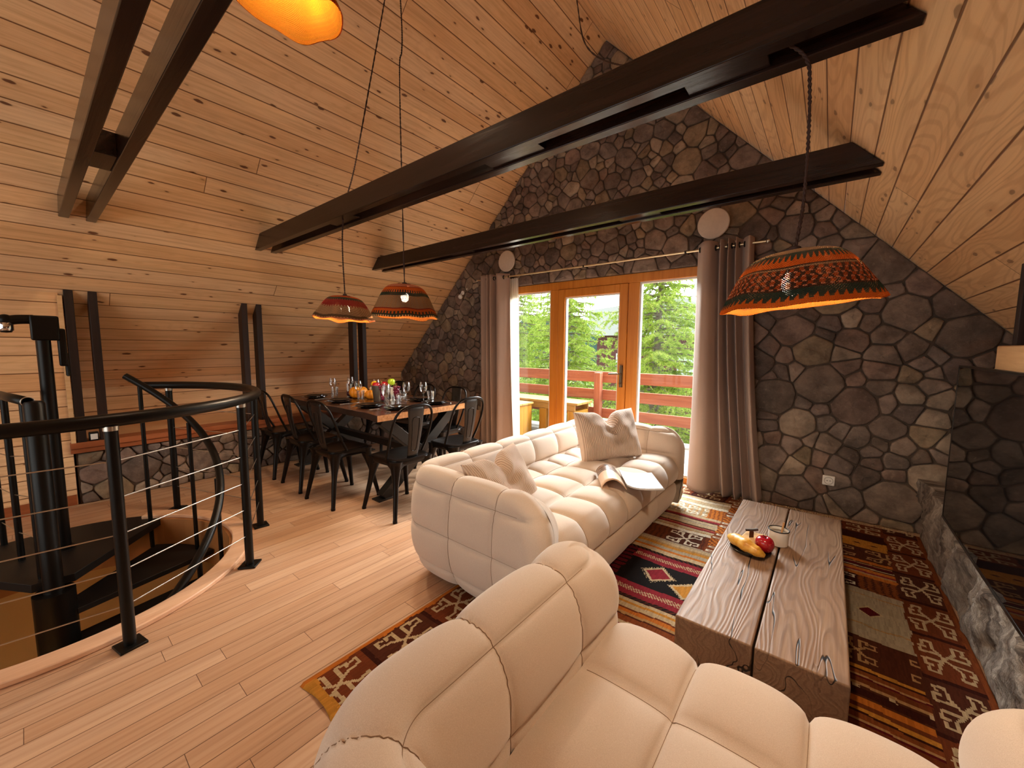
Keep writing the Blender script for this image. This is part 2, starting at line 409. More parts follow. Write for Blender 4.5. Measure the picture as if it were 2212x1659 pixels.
def stones(area, seeds, gap=.0026, relief=.024, tilt=.35, pal=None):
    """irregular fieldstones of a power diagram, each domed and rounded; area: list of half planes per seed"""
    mb = MB(); pal = pal or ['#73655b', '#7d6e65', '#685a52', '#87776b', '#746259', '#897863', '#6b5e58', '#7e6a5f', '#7b6e66', '#938474']
    S = np.array([(p[0], p[1]) for p in seeds]); Wt = np.array([p[2]**2*.9 for p in seeds])
    for i, (x, z, r) in enumerate(seeds):
        d2 = (S[:, 0]-x)**2+(S[:, 1]-z)**2; near = np.argsort(d2)[1:26]
        R0 = .5; poly = [(x-R0, z-R0), (x+R0, z-R0), (x+R0, z+R0), (x-R0, z+R0)]
        for j in near:
            dx, dz = S[j, 0]-x, S[j, 1]-z
            dd = .5*(S[j, 0]**2+S[j, 1]**2-x*x-z*z-Wt[j]+Wt[i]); poly = clip(poly, dx, dz, dd)
            if len(poly) < 3: break
        if len(poly) < 3: continue
        for h in area(x, z): 
            poly = clip(poly, *h)
            if len(poly) < 3: break
        if len(poly) < 3: continue
        ar = .5*sum(poly[k][0]*poly[(k+1) % len(poly)][1]-poly[(k+1) % len(poly)][0]*poly[k][1] for k in range(len(poly)))
        if ar < 0: poly = poly[::-1]; ar = -ar
        if ar < .0012: continue
        # inset
        q = poly
        for k in range(len(poly)):
            a, b = poly[k], poly[(k+1) % len(poly)]; ex, ez = b[0]-a[0], b[1]-a[1]; L = math.hypot(ex, ez)
            if L < 1e-6: continue
            nx, nz = ez/L, -ex/L; q = clip(q, nx, nz, nx*a[0]+nz*a[1]-gap*random.uniform(.6, 1.5))
            if len(q) < 3: break
        if len(q) < 3: continue
        # resample + wobble + round corners
        pts = []
        for k in range(len(q)):
            a, b = q[k], q[(k+1) % len(q)]; L = math.hypot(b[0]-a[0], b[1]-a[1])
            if L < .012: pts.append(a); continue
            n = max(2, int(L/.045))
            for t in range(n): pts.append((a[0]+(b[0]-a[0])*(t+.001)/n, a[1]+(b[1]-a[1])*(t+.001)/n))
        for _ in range(1):
            pts = [tuple(.76*pts[k][c]+.12*pts[k-1][c]+.12*pts[(k+1) % len(pts)][c] for c in (0, 1)) for k in range(len(pts))]
        n = len(pts); cx = sum(p[0] for p in pts)/n; cz = sum(p[1] for p in pts)/n
        ph = [random.uniform(0, 6.28) for _ in range(4)]; size = math.sqrt(ar)
        rel = relief*(.65+.5*random.random()); tx, tz = random.gauss(0, tilt*.12), random.gauss(0, tilt*.12)
        col = lin(random.choice(pal)); f = random.uniform(.78, 1.22); mb.cur = tuple(c*f for c in col[:3])+(1,)
        rings = []
        e = min(.009, size*.08)
        for (ins, hh) in ((0, 0), (e*.12, rel*.55), (e*.6, rel*.88), (e*1.7, rel), (None, .55), (None, .2)):
            ring = []
            for k, p in enumerate(pts):
                dx, dz = cx-p[0], cz-p[1]; L = math.hypot(dx, dz)+1e-9
                wob = (.0035*math.sin(13*p[0]+ph[0])*math.cos(17*p[1]+ph[1])+.0022*math.sin(41*p[0]+ph[2]+29*p[1]))
                if ins is not None: t = min(.8, ins/L)
                else: t = 1-hh*(1-min(.8, e*1.7/L))
                px, pz = p[0]+dx*t, p[1]+dz*t
                h = (hh if ins is not None else rel*1.06)
                if h > 0: h += (px-cx)*tx+(pz-cz)*tz+wob*(1.6 if ins is None else .9)
                ring.append((px, h, pz))
            rings.append(ring)
        base = len(mb.v)
        mb.grid([[r[k] for k in range(n)] for r in rings], closev=True)
        mb.add([(cx, rel*1.05, cz)], []); c_i = len(mb.v)-1; l = base+5*n
        for k in range(n): mb.f.append((l+k, l+(k+1) % n, c_i)); mb.fc.append(mb.cur); mb.mi.append(0)
    return mb
def dart(x0, x1, z0, z1, rad, ok, tries=9000, small=.42):
    out = []
    for _ in range(tries):
        x, z = random.uniform(x0, x1), random.uniform(z0, z1)
        if not ok(x, z): continue
        r = rad(x, z)*(random.uniform(.32, .6) if random.random() < small else random.uniform(.85, 1.3))
        if all(((x-a)*.88)**2+((z-b)*1.12)**2 > ((r+c)*.82)**2 for a, b, c in out): out.append((x, z, r))
    return out
wg = MB()
roofed(wg, -6.35, DX0, -.02, 5, GY, GY+.22); roofed(wg, DX1, 1.95, -.02, 5, GY, GY+.22); roofed(wg, DX0, DX1, DZ, 5, GY, GY+.22)
wall_g = struct(wg.build('wall_gable', M_MORTAR), 'stone gable wall of irregular dark fieldstones')
def rad_g(x, z):
    t = min(1, max(0, (x+2.2)/2.4)); r = .088+.05*t
    return r*(1.0-.12*min(1, max(0, (z-2)/2)))
def in_gable(x, z):
    return z > .02 and z < roof(x)-.02 and -6 < x < 1.7 and not (DX0-.02 < x < DX1+.02 and z < DZ+.02)
def area_g(x, z):
    h = list(ROOF)+[(0, -1, 0), (-1, 0, 6.3), (1, 0, 1.9)]
    if x < DX0 and z < DZ: h.append((1, 0, DX0))
    elif x > DX1 and z < DZ: h.append((-1, 0, -DX1))
    elif DX0-.4 < x < DX1+.4: h.append((0, -1, -DZ))
    return h
seeds = dart(-6, 1.7, 0, 4.75, rad_g, in_gable, 24000)
st = stones(area_g, seeds)
st.v = [(p[0], GY-p[1], p[2]) for p in st.v]
o = st.build('fieldstone_cladding', M_STONE, wall_g, smooth=50)

# left knee wall with sill, wooden cupboard front left of it
KX = -5.04
kw = MB(); kw.b2((KX-.3, .23, -.02), (KX, GY, .5))
wk = struct(kw.build('wall_left', M_MORTAR), 'low stone knee wall below the left slope')
seeds = dart(.24, GY, .01, .46, lambda x, z: .105, lambda x, z: True, 4000)
st = stones(lambda x, z: [(-1, 0, -.235), (1, 0, GY-.02), (0, -1, 0), (0, 1, .455)], seeds, relief=.028)
st.v = [(KX+p[1], p[0], p[2]) for p in st.v]
st.build('fieldstone_cladding', M_STONE, wk, smooth=50)
t = MB(); t.b2((-5.905, .2, .505), (KX-.14, GY, .553)); struct(t.build('trim_6', simple('pale_bench_board', '#d9ab7c', .5, var=.12, scale=6)), 'pale board behind the reddish sill')
t = MB(); t.b2((KX-.139, .2, .505), (KX+.065, GY, .555)); t.b2((KX-.02, .2, .46), (KX+.045, GY, .505))
struct(t.build('trim_1', M_SILL, bevel=.004), 'reddish wooden sill on the low left wall')
t = MB(); t.add([(-5.90, BY, 0), (-5.90, GY, 0), (-5.90, GY, .96), (-5.90, BY, .96), (-6.0, BY, 0), (-6.0, GY, 0), (-6.0, GY, .96), (-6.0, BY, .96)], [(0, 1, 2, 3), (7, 6, 5, 4), (0, 4, 5, 1), (1, 5, 6, 2), (2, 6, 7, 3), (3, 7, 4, 0)], [(BY+3, .02), (GY+3, .02), (GY+3, .98), (BY+3, .98)]*2)
struct(t.build('wall_left_upstand', M_CEIL), 'short boarded wall behind the sill, below the left slope')
cw = MB(); x0 = KX+.02
pl = [(x0, y, z) for y, z in ((BY, 0), (.215, 0), (.215, zl(x0)), (BY, zl(x0)))]
cw.add(pl+[(p[0]-.04, p[1], p[2]) for p in pl], [(0, 1, 2, 3), (7, 6, 5, 4), (0, 4, 5, 1), (1, 5, 6, 2), (2, 6, 7, 3), (3, 7, 4, 0)], [(p[1]+3, p[2]) for p in pl]*2)
struct(cw.build('wall_left_boarded', M_CEIL), 'boarded upright wall left of the low stone wall')
t = MB(); t.b2((KX+.03, .208, .55), (KX+.06, .236, 1.80)); struct(t.build('trim_2', M_PALE), 'pale wooden edge strip of the boarded wall')
t = MB(); t.b2((KX-.02, BY, 0), (KX+.04, .21, .10)); struct(t.build('baseboard_left', M_SILL))

# right low plinth of rough grey stone
def rough_plinth():
    mb = MB(); ny, nz = 150, 24; P = []
    for i in range(ny):
        y = GY-.02-(GY-.02-.9)*i/(ny-1); row = []
        top = .37+(.06 if y > 3.55 else 0.0)
        for j in range(nz):
            z = top*j/(nz-1)
            n = (.018*math.sin(9*y+3*math.sin(5*z+y*2))+.012*math.sin(23*y+11*z+2*math.sin(7*y))+.009*math.sin(41*z+31*y)*math.sin(13*y)+random.gauss(0, .0035))
            row.append((.603+n*(.35+.65*min(1, z/.12))-.01*(z/top), y, z))
        P.append(row+[(.95, y, top), (.95, y, 0)])
    return mb.grid(P, capu=True)
t = NT('rough_grey_stone'); o = t.obj(); 
n1 = t.noise(t.n('ShaderNodeMapping', {'Vector': o, 'Scale': (1, 3.4, 1.0)}).outputs[0], 3.0, 7, .68, .9); n2 = t.noise(o, 40, 4)
c = t.ramp(n1, [(.3, '#3a2f28'), (.43, '#776a5f'), (.55, '#a3978a'), (.72, '#c4b9ab')])
t.bsdf(Base_Color=t.mix(t.math('MULTIPLY', t.range(n2, .4, .7), .35), c, lin('#4a3f38')), Roughness=.9, Normal=t.bump(t.math('ADD', n1, t.math('MULTIPLY', n2, .4)), .9, .03))
M_ROUGH = t.m
struct(rough_plinth().build('wall_right', M_ROUGH, smooth=60), 'low rough grey stone plinth along the right side')
t = MB(); t.b2((.68, 1.6, .3), (1.1, 2.95, 1.30)); struct(t.build('wall_right_chimney', M_MORTAR))
t = MB(); t.b2((1.1, BY, 0), (1.2, GY, 1.42)); struct(t.build('wall_right_back', M_CEILR))
# rear gable, unseen; its big window is added to let fill light in
wb = MB()
W0, W1, V0, V1 = -4.2, 0.0, .25, 2.75
roofed(wb, -6.35, W0, -.02, 5, BY-.2, BY); roofed(wb, W1, 1.95, -.02, 5, BY-.2, BY); roofed(wb, W0, W1, V1, 5, BY-.2, BY); roofed(wb, W0, W1, -.02, V0, BY-.2, BY)
struct(wb.build('wall_rear', M_CEILR))
t = MB()
for x in (W0+.04, -2.1, W1-.04): t.b2((x-.04, BY-.14, V0), (x+.04, BY-.06, V1))
for z in (V0+.04, V1-.04): t.b2((W0+.08, BY-.14, z-.04), (W1-.08, BY-.06, z+.04))
w3 = struct(t.build('added_rear_window', M_FRAME))
t = MB(); t.b2((W0+.05, BY-.105, V0+.05), (W1-.05, BY-.095, V1-.05)); struct(t.build('pane', M_GLASS, w3))

# lower room seen through the stair opening
lr = MB()
lr.b2((-5.2, -1.9, -2.75), (-1.7, 2.0, -2.65))
struct(lr.build('floor_lower', simple('lower_tiles', '#7d8a80', .5, var=.15, scale=4)))
for nm, a, b in (('wall_lower_left', (-5.2, -1.9, -2.7), (-5.1, 2.0, -.28)), ('wall_lower_right', (-1.8, -1.9, -2.7), (-1.7, 2.0, -.28)), ('wall_lower_far', (-5.2, 1.15, -2.7), (-1.7, 1.25, -.28)), ('wall_lower_near', (-5.2, -1.9, -2.7), (-1.7, -1.8, -.28))):
    q = MB(); q.b2(a, b); struct(q.build(nm, M_OCHRE))
t = NT('warm_bulb'); e = t.n('ShaderNodeEmission', {'Color': (1, .77, .52, 1), 'Strength': BULB}); t.t.links.new(e.outputs[0], t.out.inputs[0]); M_BULB = t.m
t = NT('lower_fill_glow'); e = t.n('ShaderNodeEmission', {'Color': (1, .72, .42, 1), 'Strength': 55}); t.t.links.new(e.outputs[0], t.out.inputs[0]); M_LOWER_FILL = t.m
dl = tag(MB().lathe([(.16, 0), (.16, .05)], 24, (-2.2, -1.0, -.36)).build('lower_fill_disc', M_LOWER_FILL), 'added warm glowing disc, out of view, brightening the room below', 'light')  # glowing disc added out of view to brighten the lower room

# ------------------------------------------------------------------ glazed front: windows and door
FYc = GY+.06
def frame_rect(mb, x0, x1, z0, z1, w, y, d, bottom=True):
    mb.b2((x0, y-d/2, z0), (x0+w, y+d/2, z1)); mb.b2((x1-w, y-d/2, z0), (x1, y+d/2, z1))
    mb.b2((x0+w, y-d/2, z1-w), (x1-w, y+d/2, z1))
    if bottom: mb.b2((x0+w, y-d/2, z0), (x1-w, y+d/2, z0+w))
ML0, ML1, MR0, MR1 = -2.79, -2.675, -1.77, -1.65
t = MB()
t.b2((DX0, FYc-.04, 0), (DX0+.06, FYc+.04, DZ)); t.b2((DX1-.06, FYc-.04, 0), (DX1, FYc+.04, DZ))
t.b2((DX0+.06, FYc-.04, 2.105), (DX1-.06, FYc+.04, DZ)); t.b2((DX0+.06, FYc-.04, 0), (DX1-.06, FYc+.04, .06))
t.b2((ML0, FYc-.04, .06), (ML1, FYc+.04, 2.105)); t.b2((MR0, FYc-.04, .06), (MR1, FYc+.04, 2.105))
struct(t.build('trim_3', M_FRAME, bevel=.005), 'amber wooden outer frame of the glazed front')
M_SEAL = simple('pale_seal', '#d8d4cc', .5)
for nm, x0, x1, lab in (('window_1', DX0+.06, ML0, 'tall fixed window left of the glazed door'), ('window_2', MR1, DX1-.06, 'tall fixed window right of the glazed door')):
    q = MB(); frame_rect(q, x0, x1, .06, 2.105, .018, FYc+.005, .05)
    w = struct(q.build(nm, M_SEAL), lab)
    p = MB(); p.b2((x0+.018, FYc+.002, .078), (x1-.018, FYc+.008, 2.087)); p.build('pane', M_GLASS, w)
q = MB(); frame_rect(q, ML1+.004, MR0-.004, .065, 2.102, .095, FYc-.012, .075)
dr = struct(q.build('door_1', M_FRAME, bevel=.006), 'amber wooden glazed door between the two fixed windows')
p = MB(); frame_rect(p, ML1+.099, MR0-.099, .16, 2.007, .014, FYc-.005, .045); p.build('seal', M_SEAL, dr)
p = MB(); p.b2((ML1+.113, FYc-.004, .174), (MR0-.113, FYc+.002, 1.993)); p.build('pane', M_GLASS, dr)
M_BRONZE = simple('aged_bronze', '#6d5a45', .35, .9)
hx = MR0-.05
h = MB(); h.tube([(hx, FYc-.055, .955), (hx, FYc-.055, 1.20)], .02, 12); hp = h.build('handle_plate', M_BRONZE, dr, smooth=40); 
h = MB(); h.tube(bez([(hx, FYc-.05, 1.105), (hx, FYc-.10, 1.105), (hx-.03, FYc-.112, 1.107), (hx-.125, FYc-.112, 1.10)], 16), .0095, 10); h.build('lever', M_BRONZE, hp, smooth=40)
h = MB(); h.tube([(hx, FYc-.085, 1.0), (hx, FYc-.06, 1.0)], .012, 12); h.build('lock_cylinder', M_BRONZE, hp, smooth=40)

# low tan boarding at the foot of the gable, left of the curtain
t = MB(); t.b2((KX, GY-.05, 0), (-3.96, GY-.03, .47)); struct(t.build('baseboard_gable', simple('tan_board', '#c49a78', .6, var=.08, scale=8)), 'tan board at the foot of the stone gable')
# ------------------------------------------------------------------ tie beams (double boards with spacer blocks)
def tie_beam(y0, label, spacers):
    z0, z1 = 2.335, 2.475
    xl = lambda z: APX+(z-APZ)/KL+.004
    xr = lambda z: APX+(APZ-z)/KR-.004
    cx = -2.17
    root = thing('tie_beam', label, 'beam', (cx, y0+.0975, z0), 0, 'double tie beams under the ridge')
    for dy in (0, .14):
        m = MB(); m.prism([(xl(z0)-cx, 0), (xr(z0)-cx, 0), (xr(z1)-cx, z1-z0), (xl(z1)-cx, z1-z0)], 1, dy-.0975, dy+.055-.0975)
        m.build('board', M_DARKWOOD, root, bevel=.004)
    for x, w in spacers:
        m = MB(); m.b2((x-w/2-cx, -.0425, .012), (x+w/2-cx, .0425, .13)); m.build('spacer_block', M_DARKWOOD, root, bevel=.003)
tie_beam(.233, 'dark double tie beam nearest the stair railing, crossing the top left corner', [(-3.02, .26), (-1.2, .26)])
tie_beam(1.512, 'dark double tie beam over the sofa, long and nearest the middle of the ceiling', [(-2.95, .34), (-1.3, .34), (-.35, .26)])
tie_beam(2.79, 'dark double tie beam closest to the stone gable wall', [(-3.0, .3), (-1.15, .3)])

# posts between low wall and slope
def post(x, y, z0, zf, side, label, group):
    root_loc = (x, y+.0275, z0); d = .12*side
    m = MB(); m.prism([(0, 0), (d, 0), (d, zf(x+d)-z0-.004), (0, zf(x)-z0-.004)], 1, -.0275, .0275)
    o = m.build('post', M_DARKPOST, bevel=.003); o.location = root_loc
    return tag(o, label, 'post', group)
GP = 'dark posts along the low left wall'
for y0, la, lb in ((.245, 'dark post beside the pale edge strip, left end of the low wall', 'second dark post from the left, by the small socket box'),
                   (1.518, 'dark post rising behind the round stair railing end, left one of its pair', 'dark post behind the first dining chair, right one of its pair'),
                   (2.79, 'dark post behind the dining table under the smaller hanging lamp, left of its pair', 'dark post behind the dining table, right of its pair and closest to the gable')):
    post(KX+.055, y0, .555, zl, -1, la, GP); post(KX+.055, y0+.14, .555, zl, -1, lb, GP)
post(.66, 2.88, 1.42, zr, 1, 'dark post on the wooden mantel, farther one of the right pair', 'dark posts on the mantel')
post(.655, 2.70, 1.42, zr, 1, 'dark post on the wooden mantel, at the right picture edge', 'dark posts on the mantel')
m = MB(); m.b2((.63, 1.5, 1.30), (.95, 3.0, 1.42)); o = m.build('mantel_shelf', M_PALE, bevel=.006)
tag(o, 'thick pale wooden mantel above the black television', 'shelf')

# small box and outlets
t = thing('socket_box', 'small black socket box on the sill between the first two posts', 'socket', (KX+.02, .345, .555))
m = MB(); m.b2((-.03, -.03, 0), (.03, .03, .075)); m.build('housing', M_BLACK, t, bevel=.006)
m = MB(); m.b2((.03, -.022, .012), (.034, .022, .062)); m.build('socket_face', M_WHITE, t, bevel=.002)
def outlet(name, label, loc):
    t = thing(name, label, 'socket', loc)
    m = MB(); m.b2((-.041, -.012, -.041), (.041, .006, .041)); m.build('cover_plate', M_WHITE, t, bevel=.006)
    m = MB(); ring = [(.029*math.cos(a), -.013, .029*math.sin(a)) for a in [2*PI*i/28 for i in range(28)]]; m.tube(ring, .0025, 6, closed=True)
    m.b2((-.024, -.0125, -.0005), (.024, -.012, .0005)); m.build('socket_ring', simple('socket_grey', '#b9b2a8', .5), t, smooth=40)
    m = MB()
    for s in (-1, 1): m.tube([(s*.0095, -.0145, 0), (s*.0095, -.012, 0)], .0035, 8)
    m.build('socket_hole', M_BLACK, t)
outlet('power_outlet', 'white round-faced power outlet low on the stone wall right of the curtain', (.051, GY-.04, .305))

# television
t = thing('television', 'large glossy black television standing on the grey stone plinth', 'television', (.60, 2.65, .372))
m = MB(); m.b2((0, -.85, 0), (.035, .85, .935)); m.build('casing', simple('black_casing', '#0d0b0a', .35), t, bevel=.004)
tt = NT('black_screen'); tt.bsdf(Base_Color=(.006, .005, .005, 1), Roughness=.03, Specular_IOR_Level=.9)
m = MB(); m.b2((-.002, -.838, .018), (.001, .838, .925)); m.build('screen', tt.m, t)
m = MB()
for a, b in (((-.004, -.85, .925), (.004, .85, .937)), ((-.004, -.85, -.002), (.004, .85, .016)), ((-.004, .839, .016), (.004, .851, .925)), ((-.004, -.851, .016), (.004, -.839, .925))): m.b2(a, b)
m.build('bezel', simple('bezel_metal', '#3a3430', .3, .8), t, bevel=.0015)

# round pale wall discs and small white spot on the gable
def disc(label, x, z):
    t = thing('wall_lamp', label, 'lamp', (x, GY-.036, z), 0, 'round wall lamps over the glazed front')
    m = MB(); m.lathe([(.10, 0), (.10, .03)], 32); o = m.build('back_plate', M_BLACK, t, smooth=40); o.rotation_euler = (R(90), 0, 0)
    m = MB(); m.lathe([(.128, .03), (.137, .036), (.137, .046), (.131, .052), (.06, .053), (.001, .053)], 48, capt=False); o = m.build('disc', M_LAMPDISC, t, smooth=40); o.rotation_euler = (R(90), 0, 0)
disc('round pale disc lamp on the stone wall above the left curtain', -3.43, 2.53)
disc('round pale disc lamp on the stone wall above the right curtain', -.93, 2.553)
t = thing('wall_spotlight', 'small white spotlight on the stone wall left of the curtain', 'lamp', (-4.30, GY-.036, 2.19))
m = MB(); m.lathe([(.03, 0), (.03, .014), (.022, .02)], 20); o = m.build('mount', M_WHITE, t, smooth=40); o.rotation_euler = (R(90), 0, 0)
m = MB(); m.tube([(0, -.015, 0), (0, -.04, -.015), (0, -.05, -.035)], .009, 8); m.ball((0, -.055, -.06), .034, 18, 12); m.build('head', M_WHITE, t, smooth=60)
m = MB(); m.tube([(.10, .0, .05), (.10, -.02, .045)], .008, 8); m.ball((.10, -.024, .044), .012, 10, 8); m.build('sensor_tip', M_WHITE, t, smooth=60)

# ------------------------------------------------------------------ curtains and rod
t = thing('curtain_rod', 'thin pale curtain rod above the glazed front', 'curtain rod', (-2.2, GY-.13, 2.315))
m = MB(); m.tube([(-1.72, 0, 0), (1.72, 0, 0)], .0095, 12); m.build('rod', simple('rod_brass', '#d9c6a0', .3, .8), t, smooth=40)
for x in (-1.72, 1.72):
    m = MB(); m.ball((x, 0, 0), .018, 14, 9); m.build('finial', M_STEEL, t, smooth=60)
for x in (-1.15, -.05, 1.05):
    m = MB(); m.tube([(x, .10, .0), (x, 0, 0)], .006, 8); m.lathe([(.012, -.01), (.012, .012)], 10, (x, 0, 0)); m.build('bracket', M_BLACK, t)
tt = NT('curtain_cloth'); o = tt.obj(); nz = tt.noise(o, 400, 2); lw = tt.noise(o, 3, 2)
c = tt.mix(lw, lin('#a88e7f'), lin('#b59b8b'))
b = tt.bsdf(Base_Color=c, Roughness=.85, Sheen_Weight=.25, Normal=tt.bump(nz, .15, .002), Subsurface_Weight=0.0)
tl = tt.n('ShaderNodeBsdfTranslucent', {'Color': lin('#c9a98f')}); mx = tt.n('ShaderNodeMixShader', {0: .18}); tt.t.links.new(b.outputs[0], mx.inputs[1]); tt.t.links.new(tl.outputs[0], mx.inputs[2]); tt.t.links.new(mx.outputs[0], tt.out.inputs[0])
M_CURT = tt.m
tt = NT('sheer_lining'); d = tt.n('ShaderNodeBsdfDiffuse', {'Color': lin('#efe9e0')}); tl = tt.n('ShaderNodeBsdfTranslucent', {'Color': lin('#f5efe6')}); mx = tt.n('ShaderNodeMixShader', {0: .55, 1: d.outputs[0], 2: tl.outputs[0]}); tt.t.links.new(mx.outputs[0], tt.out.inputs[0]); M_SHEER = tt.m
def curtain(label, folds, z0, z1):
    """folds: list of (x_top, x_bottom, y_offset) along the cloth"""
    xs = [np.array(bez([(f[0], f[2], 0) for f in folds], 200)), np.array(bez([(f[1], f[3] if len(f) > 3 else f[2], 0) for f in folds], 200))]
    n = min(len(xs[0]), len(xs[1])); nz = 60
    cx = (folds[0][0]+folds[-1][0])/2
    t = thing('curtain', label, 'curtain', (cx, GY-.13, z0), 0, 'greige eyelet curtains')
    P = np.zeros((n, nz, 3))
    for j in range(nz):
        k = j/(nz-1); s_ = k**1.6
        q = xs[0][:n]*(1-s_)+xs[1][:n]*s_
        wob = .012*np.sin(3.2*k+np.linspace(0, 9, n))*k
        P[:, j, 0] = q[:, 0]-cx+wob*.6; P[:, j, 1] = q[:, 1]+wob*.5; P[:, j, 2] = (z1-z0)*(1-k)+(.004*np.sin(np.linspace(0, 40, n)) if j == nz-1 else 0)
    o = MB().grid(P).build('cloth', M_CURT, t, smooth=180); md = o.modifiers.new('th', 'SOLIDIFY'); md.thickness = .004
    for f in folds[1:-1:1]:
        if abs(f[2]) < .012:
            m = MB(); m.tube([(f[0]-cx, .021*math.cos(a), (2.315-z0)+.021*math.sin(a)) for a in [2*PI*i/24 for i in range(24)]], .006, 8, closed=True); m.build('eyelet', M_BLACK, t, smooth=60)
    return t
# left curtain: flat left panel, tight pleats, wide lit right panel
A = .055
curtain('greige curtain left of the glazed front, behind the dining chairs', [(-3.87, -3.87, .03), (-3.80, -3.80, -.045), (-3.73, -3.74, 0), (-3.715, -3.72, .06), (-3.70, -3.70, 0), (-3.68, -3.67, -.07), (-3.665, -3.65, 0), (-3.65, -3.63, .06), (-3.635, -3.62, 0), (-3.62, -3.60, -.07), (-3.605, -3.58, 0), (-3.59, -3.56, .05), (-3.56, -3.54, 0), (-3.50, -3.48, -.06), (-3.43, -3.42, 0), (-3.39, -3.35, .055), (-3.37, -3.28, .05)], .02, 2.365)
curtain('greige curtain right of the glazed front, in front of the stone wall', [(-1.05, -1.04, .05), (-1.02, -1.03, -.0), (-.97, -.93, -.08), (-.92, -.84, -.075), (-.885, -.78, 0), (-.87, -.74, .06), (-.85, -.72, 0), (-.835, -.70, -.075), (-.815, -.67, -.03), (-.80, -.65, .06), (-.785, -.63, 0), (-.77, -.61, -.075), (-.755, -.585, 0), (-.74, -.57, .06), (-.725, -.55, 0), (-.71, -.53, -.075), (-.695, -.51, 0), (-.675, -.48, .05), (-.655, -.46, 0), (-.61, -.42, -.055), (-.585, -.395, .04)], .02, 2.372)
# thin sheer behind the left curtain
P = np.zeros((60, 30, 3))
for i in range(60):
    for j in range(30):
        k = j/29; P[i, j] = (-3.44+(.17+.05*k)*i/59+.0, .018*math.sin(i*.55+k), 2.28*(1-k))
o = MB().grid(P).build('sheer_curtain', M_SHEER, smooth=180); o.location = (0, GY-.045, .02)
tag(o, 'thin white sheer curtain strip beside the left greige curtain', 'curtain')

# ------------------------------------------------------------------ hanging lamps of woven straw
def shade_mat(name, hole):
    t = NT(name); a = t.n('ShaderNodeVertexColor', layer_name='Col').outputs[0]; u, v, _ = t.sep(t.uv())
    w1 = t.math('SINE', t.math('MULTIPLY', u, 2*PI*150)); w2 = t.math('SINE', t.math('MULTIPLY', v, 2*PI*46))
    wv = t.math('MULTIPLY', w1, w2); c = t.mix(t.range(wv, -.5, .5, 0, .3), a, t.mix(1.0, a, (.5, .42, .36, 1), 'MULTIPLY'))
    df = t.n('ShaderNodeBsdfDiffuse', {'Color': c, 'Roughness': .8}); t.set(df.inputs['Normal'], t.bump(wv, .5, .003))
    tl = t.n('ShaderNodeBsdfTranslucent', {'Color': c}); m1 = t.n('ShaderNodeMixShader', {0: .02, 1: df.outputs[0], 2: tl.outputs[0]})
    tr = t.n('ShaderNodeBsdfTransparent', {'Color': (1, 1, 1, 1)})
    hl = t.math('MULTIPLY', t.range(wv, .25, .5), hole*.6)
    m2 = t.n('ShaderNodeMixShader', {0: hl, 1: m1.outputs[0], 2: tr.outputs[0]}); t.t.links.new(m2.outputs[0], t.out.inputs[0]); return t.m
M_SHADE = shade_mat('woven_straw', .85)
M_CORD = simple('brown_twisted_cord', '#33190f', .7)
_TT = lambda t: max(0.0, (t-.27)/.73)
C_OR, C_RU, C_GR, C_TN, C_DK, C_RD, C_YE, C_PK, C_CR = [lin(x) for x in ('#b8521a', '#8f3c1a', '#26352c', '#8c6c4e', '#38251b', '#7a2422', '#d8962f', '#b06a4c', '#c4a87c')]
def tooth(th, n, f): return ((th*n/(2*PI)) % 1) < f
def pat_orange(th, t):      # lamp over the coffee table
    if t < .03: return C_TN
    if t < .12: return C_GR
    if t < .22: return C_GR if tooth(th, 60, .85-(t-.12)*5) else C_OR
    if t < .32: return C_OR
    if t < .345: return C_DK
    if t < .36: return C_TN
    if t < .63:
        k = int((t-.36)/.0225)
        if k % 3 == 2: return C_PK if int(th*60/PI) % 2 else C_DK
        return C_DK if (int(th*46/PI+(k//3)*.5+t*6) % 2) else C_RU
    if t < .645: return C_TN
    if t < .66: return C_DK
    if t < .76: return C_GR
    if t < .87: return C_GR if tooth(th, 60, .85-(t-.76)*4.5) else C_OR
    return C_OR
def pat_tan(th, t):         # right lamp over the dining table
    if t < .06: return C_PK
    if t < .09: return C_RD
    if t < .19: return C_OR
    if t < .26: return C_OR if tooth(th, 60, .5) else C_GR
    if t < .36: return C_GR
    if t < .66: return C_TN if int(th*120/(2*PI)) % 3 else lin('#8f6a48')
    if t < .68: return C_RD
    if t < .76: return C_OR
    if t < .83: return C_OR if tooth(th, 60, .5) else C_GR
    if t < .93: return C_GR
    return C_CR if tooth(th, 80, .5) else C_GR
def pat_red(th, t):         # left lamp over the dining table
    if t < .04: return C_RU
    if t < .20: return C_GR if t < .15 or tooth(th, 50, .5) else C_RD
    if t < .40: return C_RD
    if t < .46: return C_RD if tooth(th, 50, .45) else C_TN
    if t < .74: return C_TN if int(th*120/(2*PI)+t*40) % 3 else lin('#7a5a3d')
    if t < .90: return lin('#4a3a2c')
    if t < .94: return C_CR if tooth(th, 60, .5) else lin('#4a3a2c')
    return C_PK
def pat_yellow(th, t):      # lamp at the top left corner
    if t < .45: return lin('#c98a18')
    if t < .50: return lin('#c8701c')
    if t < .82: return lin('#b87c30') if int(t*60) % 2 else lin('#9c6526')
    if t < .85: return C_RD
    return lin('#c2451a')
